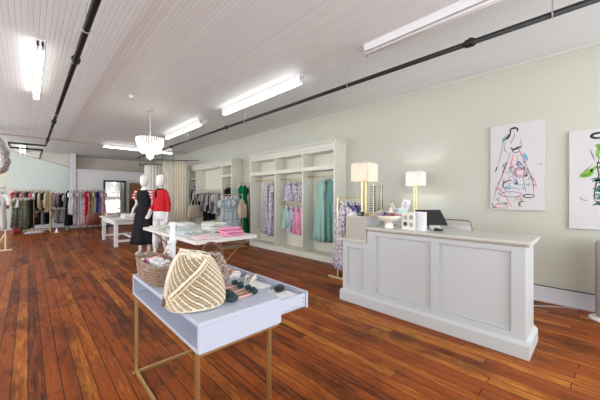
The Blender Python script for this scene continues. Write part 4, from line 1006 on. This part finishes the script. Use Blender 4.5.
# brown checked bag behind
BR = mat('brown_crochet', (.13, .06, .04), .9); 
CHK = pattern('checked_crochet', (.12, .055, .035), [((.75, .68, .58), 95, .50)])
b2, _ = woven_bag('crochet_bag', 'brown and cream checked crochet bag behind the cream rope bag', .945, 1.91, TZ, R(-20), .115, .075, .20, CHK, BR, 26, .008, .0, 0)
strap(b2, [(-.07, 0, .19), (-.05, -.01, .26), (.0, 0, .285), (.06, 0, .25), (.08, 0, .18)], .010, BR)

# wicker basket
t = thing('wicker_basket', 'oblong brown wicker basket at left end of the near white table', 'basket', (.708, 2.285, TZ), R(0))
WK = mat('wicker', (.36, .24, .16), .7, var=.4, bscale=60)
def BS(a, z, off=0):
    c, s = math.cos(a), math.sin(a); f = 1+.10*z/.13
    return ((.090*f+off)*math.copysign(abs(c)**.42, c), (.235*f+off)*math.copysign(abs(s)**.42, s), z)
n = 84; m = MB()
for j in range(13):
    z = .008+j*.0098
    m.tube([BS(2*PI*k/n, z, .0045*(1 if (k//2+j) % 2 else -1)) for k in range(n)], .0056, 5, True)
m.build('weave', WK, t, smooth=True)
m = MB()
for k in range(21): m.tube([BS(2*PI*(k*4+1)/n, 0), BS(2*PI*(k*4+1)/n, .125)], .004, 5)
m.build('stakes', WK, t)
m = MB()
for q in (0, PI):
    m.tube([tuple(Vector(BS(2*PI*k/n, .135))+Vector((.006*math.cos(k*1.1+q), 0, .006*math.sin(k*1.1+q)))) for k in range(n)], .006, 5, True)
m.build('rim', WK, t, smooth=True)
MB().rings([[BS(2*PI*k/n, z, -.004) for k in range(n)] for z in (.002, .008)]).build('bottom', WK, t)
for sy in (-1, 1): MB().tube(curve([(-.05, sy*.255, .135), (-.035, sy*.262, .16), (.035, sy*.262, .16), (.05, sy*.255, .135)], 5), .006, 6).build('handle', WK, t, smooth=True)
def scrunchie(label, x, y, z, m, s=1., tilt=(0, 0), group=None):
    c = []; N = 40; rr = []
    for k in range(N): a = 2*PI*k/N; c.append((.03*s*math.cos(a), .03*s*math.sin(a), .004*math.sin(9*a))); rr.append(.015*s*(1+.28*math.sin(a*13)))
    o = MB().tube(c, rr, 8, True).build('scrunchie', m, None, (x, y, z), 0, smooth=True); o.rotation_euler = (tilt[0], tilt[1], 0)
    return tag(o, label, 'scrunchie', group)
bl = [('white', (.82, .8, .8)), ('magenta', (.5, .08, .25)), ('pink', (.8, .4, .5)), ('aqua', (.55, .72, .72)), ('brown', (.25, .12, .08))]
for i, (dx, dy, ci, pos) in enumerate(((-.03, .15, 0, 'at far end'), (-.045, .09, 1, 'at far end'), (-.035, .025, 1, 'in the middle'), (-.05, -.05, 3, 'in the middle'), (.035, .13, 0, 'at right side'), (-.04, -.12, 3, 'at near end'), (.03, .04, 4, 'at right side'), (.03, -.04, 3, 'at right side'), (.04, -.12, 0, 'at near end'), (.0, .08, 2, 'on top'), (-.01, -.0, 0, 'on top'), (0, -.08, 0, 'on top'))):
    z = TZ+(.105 if i < 9 else .13)
    scrunchie('%s ruffled scrunchie %s of the wicker basket' % (bl[ci][0], pos), .708+dx, 2.285+dy*1.1, z, mat('scr_'+bl[ci][0], bl[ci][1], .8), 1.15, (.3*math.sin(i*2), .3*math.cos(i*3)), 'scrunchies in the wicker basket')
folded('basket_liner', 'pale cloth packed in the wicker basket under the scrunchies', (.708, 2.285, TZ+.012), .15, .42, .075, 'white', R(-4), 40, cat='cloth')
# white card / white object at basket foot
t = thing('price_card', 'white card lying on the near white table before the basket', 'card', (.655, 1.86, TZ), R(20))
MB().box(-.035, .035, -.05, .05, 0, .003).build('card', mat('cream_card', (.82, .8, .72)), t)
# white necklace stand
t = thing('necklace_stand', 'white column stand with white flowers behind the wicker basket', 'display stand', (.893, 2.505, TZ))
MB().lathe([(.035, 0), (.035, .012), (.02, .02), (.022, .10), (.028, .11), (.022, .12), (.022, .22), (.03, .235), (.03, .255), (.022, .265), (.022, .36), (.034, .375), (.034, .39), (.01, .40)], n=18).build('column', WPL, t, smooth=True)
m = MB()
for i, (dx, dz) in enumerate(((-.035, .15), (-.04, .19), (-.032, .23), (-.03, .11), (-.02, .075))):
    for k in range(5): a = k*2*PI/5; m.ball((dx+.011*math.cos(a), -.015, dz+.011*math.sin(a)), .010, 6, 4)
m.build('flowers', mat('white_petals', (.85, .83, .82), .7), t, smooth=True)

# brushes laid in a row
TIP = mat('dark_green_bristle', (.02, .05, .05), .9, bump=.8, bscale=200)
HC = [('tan', (.50, .28, .16)), ('pink', (.62, .36, .34)), ('rose gold', (.50, .26, .18)), ('pink', (.62, .36, .34)), ('tan', (.50, .28, .16)), ('pink', (.62, .36, .34))]
for i in range(6):
    px = .955+.012*math.sin(i*2.3); py = 1.75-.052*i
    t = thing('makeup_brush', '%s brush with dark green ends, %s in the row' % (HC[i][0], ['farthest', 'second farthest', 'third farthest', 'third nearest', 'second nearest', 'nearest'][i]), 'brush', (px, py, TZ), R(4-4*math.sin(i*2.)), 'brushes in a row on the near white table')
    MB().tube([(-.045, 0, .011), (.0, 0, .010), (.07, 0, .009)], [.009, .009, .007], 8).build('handle', mat('handle_'+HC[i][0], HC[i][1], .4), t, smooth=True)
    MB().ball((-.078, 0, .021), .023, 12, 7, (1.7, 1.15, .9)).build('bristles', TIP, t, smooth=True)
    MB().ball((.09, 0, .017), .018, 10, 6, (1.5, 1., .9)).build('end_tuft', TIP, t, smooth=True)
# claw clip and things in drawer 1
DZ = .665
t = thing('claw_clip', 'cream hair claw clip standing in the nearer pulled-out drawer', 'hair clip', (1.235, 1.84, .722), R(35))
for s in (-1, 1):
    rows = []
    for j in range(9):
        a = PI*j/8; rows.append([(-.07*math.cos(a), s*(.008+.022*math.sin(a)), .02+.055*math.sin(a)*q) for q in (.35, 1)]+[(-.07*math.cos(a), s*(.014+.022*math.sin(a)), .02+.055*math.sin(a)*q) for q in (1, .35)])
    MB().rings(rows).build('jaw', mat('cream_resin', (.72, .66, .58), .25), t, smooth=True)
    m = MB()
    for k in range(6): m.tube([(-.05+.02*k, s*.022, .04), (-.05+.02*k, s*.012, .0)], [.004, .002], 5)
    m.build('teeth', mat('cream_resin', (.72, .66, .58)), t)
tag(MB().ball((0, 0, .028), .038, 16, 10, (1.15, .95, .7)).build('black_puff', mat('black_velvet', (.008, .008, .01), .9, sheen=.3), None, (1.285, 1.555, .722), 0, smooth=True), 'round black velvet puff on the white boxes in the nearer drawer', 'puff')
for i, (x, y, w_, d_, h_, lab) in enumerate(((1.155, 1.63, .07, .12, .065, 'in the middle'), (1.285, 1.585, .10, .11, .055, 'under the black puff'), (1.24, 1.465, .18, .12, .066, 'nearest to the drawer end'), (1.235, 1.80, .20, .17, .056, 'under the claw clip'))):
    t = thing('jewelry_box', 'small white gift box %s of the nearer drawer' % lab, 'box', (x, y, DZ), R(4*i-5))
    MB().box(-w_/2, w_/2, -d_/2, d_/2, 0, h_*.7).build('body', PAPER, t, bevel=.002)
    MB().box(-w_/2-.002, w_/2+.002, -d_/2-.002, d_/2+.002, h_*.6, h_).build('lid', PAPER, t, bevel=.002)
# things in drawer 2
dcols = [('pink', (.75, .2, .4)), ('dark green', (.02, .06, .05)), ('coral', (.8, .28, .25)), ('dark green', (.02, .06, .05)), ('tan', (.55, .42, .32)), ('pink', (.75, .2, .4)), ('grey blue', (.22, .28, .32)), ('coral', (.8, .28, .25)), ('cream', (.78, .72, .62)), ('dark green', (.02, .06, .05))]
for i, (nm, c_) in enumerate(dcols):
    y = 2.46-.048*i; x = 1.225+.05*math.sin(i*1.9)
    scrunchie('%s hair scrunchie, %s row in the farther drawer' % (nm, 'far' if i < 4 else ('middle' if i < 7 else 'near')), x, y, DZ+.085, mat('ds_'+nm.replace(' ', '_'), c_, .75), .85, (.5*math.sin(i), .4*math.cos(i*2)), nm+' scrunchies in the farther drawer')
folded('tissue_sheet', 'white tissue lining the farther pulled-out drawer', (1.18, 2.25, DZ), .17, .48, .062, 'white', 0, 61, cat='tissue')
folded('white_pouch', 'white cloth pouch at near end of farther drawer', (1.17, 2.04, DZ+.065), .16, .10, .03, 'white', .2, 62, cat='pouch')

# ------------------------------------------------------------------ mannequins
def skin_body(parent, joints, edges, name, m, sub=2):
    ks = list(joints); idx = {k: i for i, k in enumerate(ks)}
    me = bpy.data.meshes.new(name); me.from_pydata([joints[k][:3] for k in ks], [(idx[a], idx[b]) for a, b in edges], []); me.update()
    me.materials.append(m)
    o = bpy.data.objects.new(name, me); COL.objects.link(o); o.parent = parent
    sk = o.modifiers.new('skin', 'SKIN'); sk.use_smooth_shade = True
    if not me.skin_vertices: 
        bm = bmesh.new(); bm.from_mesh(me); bm.verts.layers.skin.verify(); bm.to_mesh(me); bm.free()
    for i, k in enumerate(ks):
        r = joints[k][3]; r = r if isinstance(r, tuple) else (r, r)
        me.skin_vertices[0].data[i].radius = r
        me.skin_vertices[0].data[i].use_root = (k == 'pelvis')
    s = o.modifiers.new('sub', 'SUBSURF'); s.levels = sub; s.render_levels = sub
    return o
def mannequin(label, x, y, rz, scale, arms, legs):
    t = thing('mannequin', label, 'mannequin', (x, y, 0), rz); t.scale = (scale,)*3
    J = {'pelvis': (0, 0, .93, (.145, .10)), 'belly': (0, 0, 1.05, (.115, .085)), 'waist': (0, 0, 1.13, (.105, .08)), 'ribs': (0, -.01, 1.25, (.125, .095)), 'chest': (0, -.01, 1.35, (.13, .09)), 'collar': (0, 0, 1.45, (.06, .05)), 'neck': (0, 0, 1.51, .048), 'neck2': (0, -.01, 1.56, .045)}
    E = [('pelvis', 'belly'), ('belly', 'waist'), ('waist', 'ribs'), ('ribs', 'chest'), ('chest', 'collar'), ('collar', 'neck'), ('neck', 'neck2')]
    for s, n in ((-1, 'r'), (1, 'l')):
        J['sh'+n] = (s*.148, 0, 1.415, .045); E.append(('collar', 'sh'+n))
        prev = 'sh'+n
        for j, (px, py, pz, r) in enumerate(arms[n]):
            k = 'a%s%d' % (n, j); J[k] = (px, py, pz, r); E.append((prev, k)); prev = k
        J['hip'+n] = (s*.085, 0, .86, .085); E.append(('pelvis', 'hip'+n)); prev = 'hip'+n
        for j, (px, py, pz, r) in enumerate(legs[n]):
            k = 'l%s%d' % (n, j); J[k] = (px, py, pz, r); E.append((prev, k)); prev = k
    skin_body(t, J, E, 'body', SKINW)
    h = MB(); rows = []
    for z, a, b, cy in ((1.535, .02, .02, -.03), (1.55, .045, .05, -.025), (1.59, .063, .078, -.015), (1.65, .074, .092, -.005), (1.70, .077, .097, .0), (1.745, .070, .088, .003), (1.78, .048, .06, .004), (1.795, .012, .015, .004)):
        rows.append([(a*math.cos(q), cy+b*math.sin(q), z) for q in [k*PI/12 for k in range(24)]])
    h.rings(rows)
    h.v = [(v[0]*1.16, v[1]*1.12, 1.535+(v[2]-1.535)*1.06) for v in h.v]
    ho = h.build('head', SKINW, t, smooth=True)
    MB().prism([(-.012, 0), (.012, 0), (.004, .05), (-.004, .05)], -.108, -.09, 'y').xf(Matrix.Translation((0, .0, 1.635))).build('nose', SKINW, ho, bevel=.004)
    # fingers
    for n in ('r', 'l'):
        w_ = Vector(arms[n][-2][:3]); p = Vector(arms[n][-1][:3]); d = (p-w_).normalized()
        side = d.cross(Vector((0, 1, 0))).normalized()
        m = MB()
        for f_, (o_, L_) in enumerate(((-.026, .062), (-.009, .075), (.009, .072), (.025, .056))):
            a = p+side*o_; b = a+d*L_*.55+Vector((0, -.006, 0)); c = a+d*L_+Vector((0, -.018, 0)); m.tube([a-d*.02, b, c], [.010, .009, .006], 7)
        a = w_+(p-w_)*.45-side*.025; m.tube([a, a-side*.022+d*.03, a-side*.022+d*.06], [.011, .010, .007], 7)
        m.build('fingers', SKINW, t, smooth=True)
    MB().lathe([(.16, 0), (.16, .008), (.15, .012)], n=28).tube([(0.0, .12, .01), (0, .12, .5), (0, .06, .86)], .008, 6).build('stand', mat('clear_stand', (.8, .8, .8), .2, .3), t)
    return t
leg_st = lambda s, fy=0, kx=0: [(s*.085+kx, -.01+fy*.4, .50, .057), (s*.085+kx, .01+fy*.7, .36, .055), (s*.08+kx, .02+fy, .12, .034), (s*.08+kx, .02+fy, .085, .036), (s*.085+kx, -.05+fy, .05, .034), (s*.09+kx, -.13+fy, .028, .028)]
arm_dn = lambda s: [(s*.175, .01, 1.27, .042), (s*.195, .02, 1.12, .036), (s*.21, -.02, .98, .030), (s*.215, -.04, .88, .024), (s*.21, -.055, .81, (.034, .018))]
arm_out = lambda s: [(s*.19, .01, 1.27, .040), (s*.225, .01, 1.13, .036), (s*.25, -.09, 1.03, .030), (s*.25, -.17, .94, .024), (s*.245, -.22, .88, (.034, .018))]
arm_bend = lambda s: [(s*.18, .02, 1.27, .042), (s*.205, .03, 1.13, .036), (s*.215, -.07, 1.03, .030), (s*.18, -.15, .96, .024), (s*.16, -.20, .91, (.034, .018))]
def shell(parent, name, m, rows, n=40, amp=0., k1=8, solid=.006):
    R_ = []
    for i, (z, a, b, cx, cy) in enumerate(rows):
        f = i/(len(rows)-1)
        R_.append([(cx+a*math.cos(q)*(1+amp*f*math.sin(k1*q)), cy+b*math.sin(q)*(1+amp*f*math.sin(k1*q+.8)), z) for q in [2*PI*k/n for k in range(n)]])
    o = MB().rings(R_, cap=False).build(name, m, parent, smooth=True, solid=solid)
    return o
m1 = mannequin('white mannequin in black dress with red striped sleeves by the table', 2.03, 7.55, R(-48), 1.06, {'r': arm_bend(-1), 'l': arm_out(1)}, {'r': leg_st(-1, -.05), 'l': leg_st(1, .03)})
def clothes(parent, name, label, cat, mk):
    for o in mk: pass
BD = FAB['black']
# dress on mannequin 1 (child: clothing)
dr = shell(m1, 'dress', BD, [(1.45, .10, .085, 0, 0), (1.42, .145, .105, 0, -.01), (1.34, .158, .125, 0, -.01), (1.25, .150, .125, 0, -.01), (1.13, .128, .105, 0, 0), (1.0, .17, .13, 0, 0), (.85, .21, .17, 0, 0), (.6, .25, .21, 0, 0), (.4, .28, .23, 0, 0), (.25, .30, .25, 0, 0)], amp=.07)
MB().tube([(-.10, -.10, 1.36), (-.07, -.06, 1.46), (-.05, .02, 1.49), (-.07, .09, 1.38)], .014, 6).tube([(.10, -.10, 1.36), (.07, -.06, 1.46), (.05, .02, 1.49), (.07, .09, 1.38)], .014, 6).build('shoulder_straps', BD, dr)
for s in (-1, 1):
    rows = []
    for i in range(8):
        u = i/7; r = .062+.012*math.sin(i*2.3)
        rows.append([(s*(.14+.085*u)+r*math.cos(q)*.9, .0+r*math.sin(q), 1.455-.20*u) for q in [k*PI/9 for k in range(18)]])
    MB().rings(rows, cap=False).build('striped_sleeve', FAB['red striped'], m1, smooth=True, solid=.006)
m = MB()
for i in range(14):
    u = i/13; m.ball((-.12-.05*math.sin(u*3), -.115+.01*math.sin(i), 1.43-.2*u), .026, 8, 5)
m.build('ruffle', FAB['red striped'], m1, smooth=True)
m2 = mannequin('white mannequin in red sweater and white lace trousers beside the curtain', 2.23, 7.02, R(-62), 1.05, {'r': arm_bend(-1), 'l': arm_dn(1)}, {'r': leg_st(-1, -.10), 'l': leg_st(1, .05)})
RD = FAB['red']
sw = shell(m2, 'sweater', RD, [(1.485, .070, .065, 0, 0), (1.465, .125, .085, 0, 0), (1.43, .17, .10, 0, 0), (1.34, .165, .112, 0, -.01), (1.22, .145, .11, 0, -.01), (1.12, .14, .108, 0, 0), (1.04, .155, .12, 0, 0), (1.0, .15, .115, 0, 0)], amp=.03)
for s, arm in ((-1, arm_bend(-1)), (1, arm_dn(1))):
    pts = [(s*.13, 0, 1.41)]+[a[:3] for a in arm[:3]]
    c = curve(pts, 4); MB().tube(c, [.058-.012*i/len(c)+.003*math.sin(i*2) for i in range(len(c))], 12).build('sleeve', RD, m2, smooth=True)
m = MB().tube([(.075*math.cos(k*PI/10), .07*math.sin(k*PI/10), 1.475-.012*math.sin(k*PI/10)) for k in range(20)], .022, 7, True)
m.tube([(-.05, -.07, 1.46), (-.02, -.125, 1.38), (.0, -.135, 1.30)], [.024, .028, .018], 7).build('scarf', BD, m2, smooth=True)
LC = FAB['lace']
tr = shell(m2, 'trousers', LC, [(1.04, .125, .10, 0, 0), (.95, .165, .125, 0, 0), (.86, .175, .13, 0, 0), (.80, .17, .125, 0, 0)], amp=.0)
for s, fy in ((-1, -.10), (1, .05)):
    rows = [(s*.085, 0, .88, .092), (s*.09, fy*.2, .7, .082), (s*.088, fy*.4, .52, .070), (s*.085, .01+fy*.7, .36, .064), (s*.08, .02+fy*.85, .20, .052)]
    R_ = [[(x+r*math.cos(q)*(1+.04*math.sin(6*q)), y+r*math.sin(q), z) for q in [k*PI/10 for k in range(20)]] for x, y, z, r in rows]
    MB().rings(R_, cap=False).build('trouser_leg', LC, m2, smooth=True, solid=.006)

# ------------------------------------------------------------------ light
w = bpy.data.worlds.new('sky'); sc.world = w; w.use_nodes = True
bg = w.node_tree.nodes['Background']
bg.inputs[0].default_value = (.93, .96, 1.0, 1); bg.inputs[1].default_value = 5.2
for a, b in ADDED_SIDE:  # sampling portals at the added left wall openings
    L = bpy.data.lights.new('window_portal', 'AREA'); L.shape = 'RECTANGLE'; L.size = 2.4; L.size_y = b-a
    L.cycles.is_portal = True
    o = bpy.data.objects.new('window_portal', L); COL.objects.link(o); o.location = (X0-.1, (a+b)/2, 1.7); o.rotation_euler = (0, R(-90), 0)
for i, (a, b) in enumerate(((-3.2, -.35), (.35, 4.6))):
    L = bpy.data.lights.new('window_portal', 'AREA'); L.shape = 'RECTANGLE'; L.size = b-a; L.size_y = 2.5
    L.cycles.is_portal = True
    o = bpy.data.objects.new('window_portal', L); COL.objects.link(o); o.location = ((a+b)/2, Y0-.1, 1.7); o.rotation_euler = (R(90), 0, 0)

# ------------------------------------------------------------------ camera
cam = bpy.data.cameras.new('camera'); cam.lens = 285/600*36; cam.sensor_width = 36; cam.shift_y = -4/600
cam.clip_start = .05
co = bpy.data.objects.new('camera', cam); COL.objects.link(co)
co.location = (0, 0, 1.4); co.rotation_euler = (R(90), 0, R(-43.66))
sc.camera = co
vs = sc.view_settings
vs.view_transform = 'Standard'; vs.look = 'None'; vs.gamma = 1; vs.use_curve_mapping = False; vs.exposure = 0.22
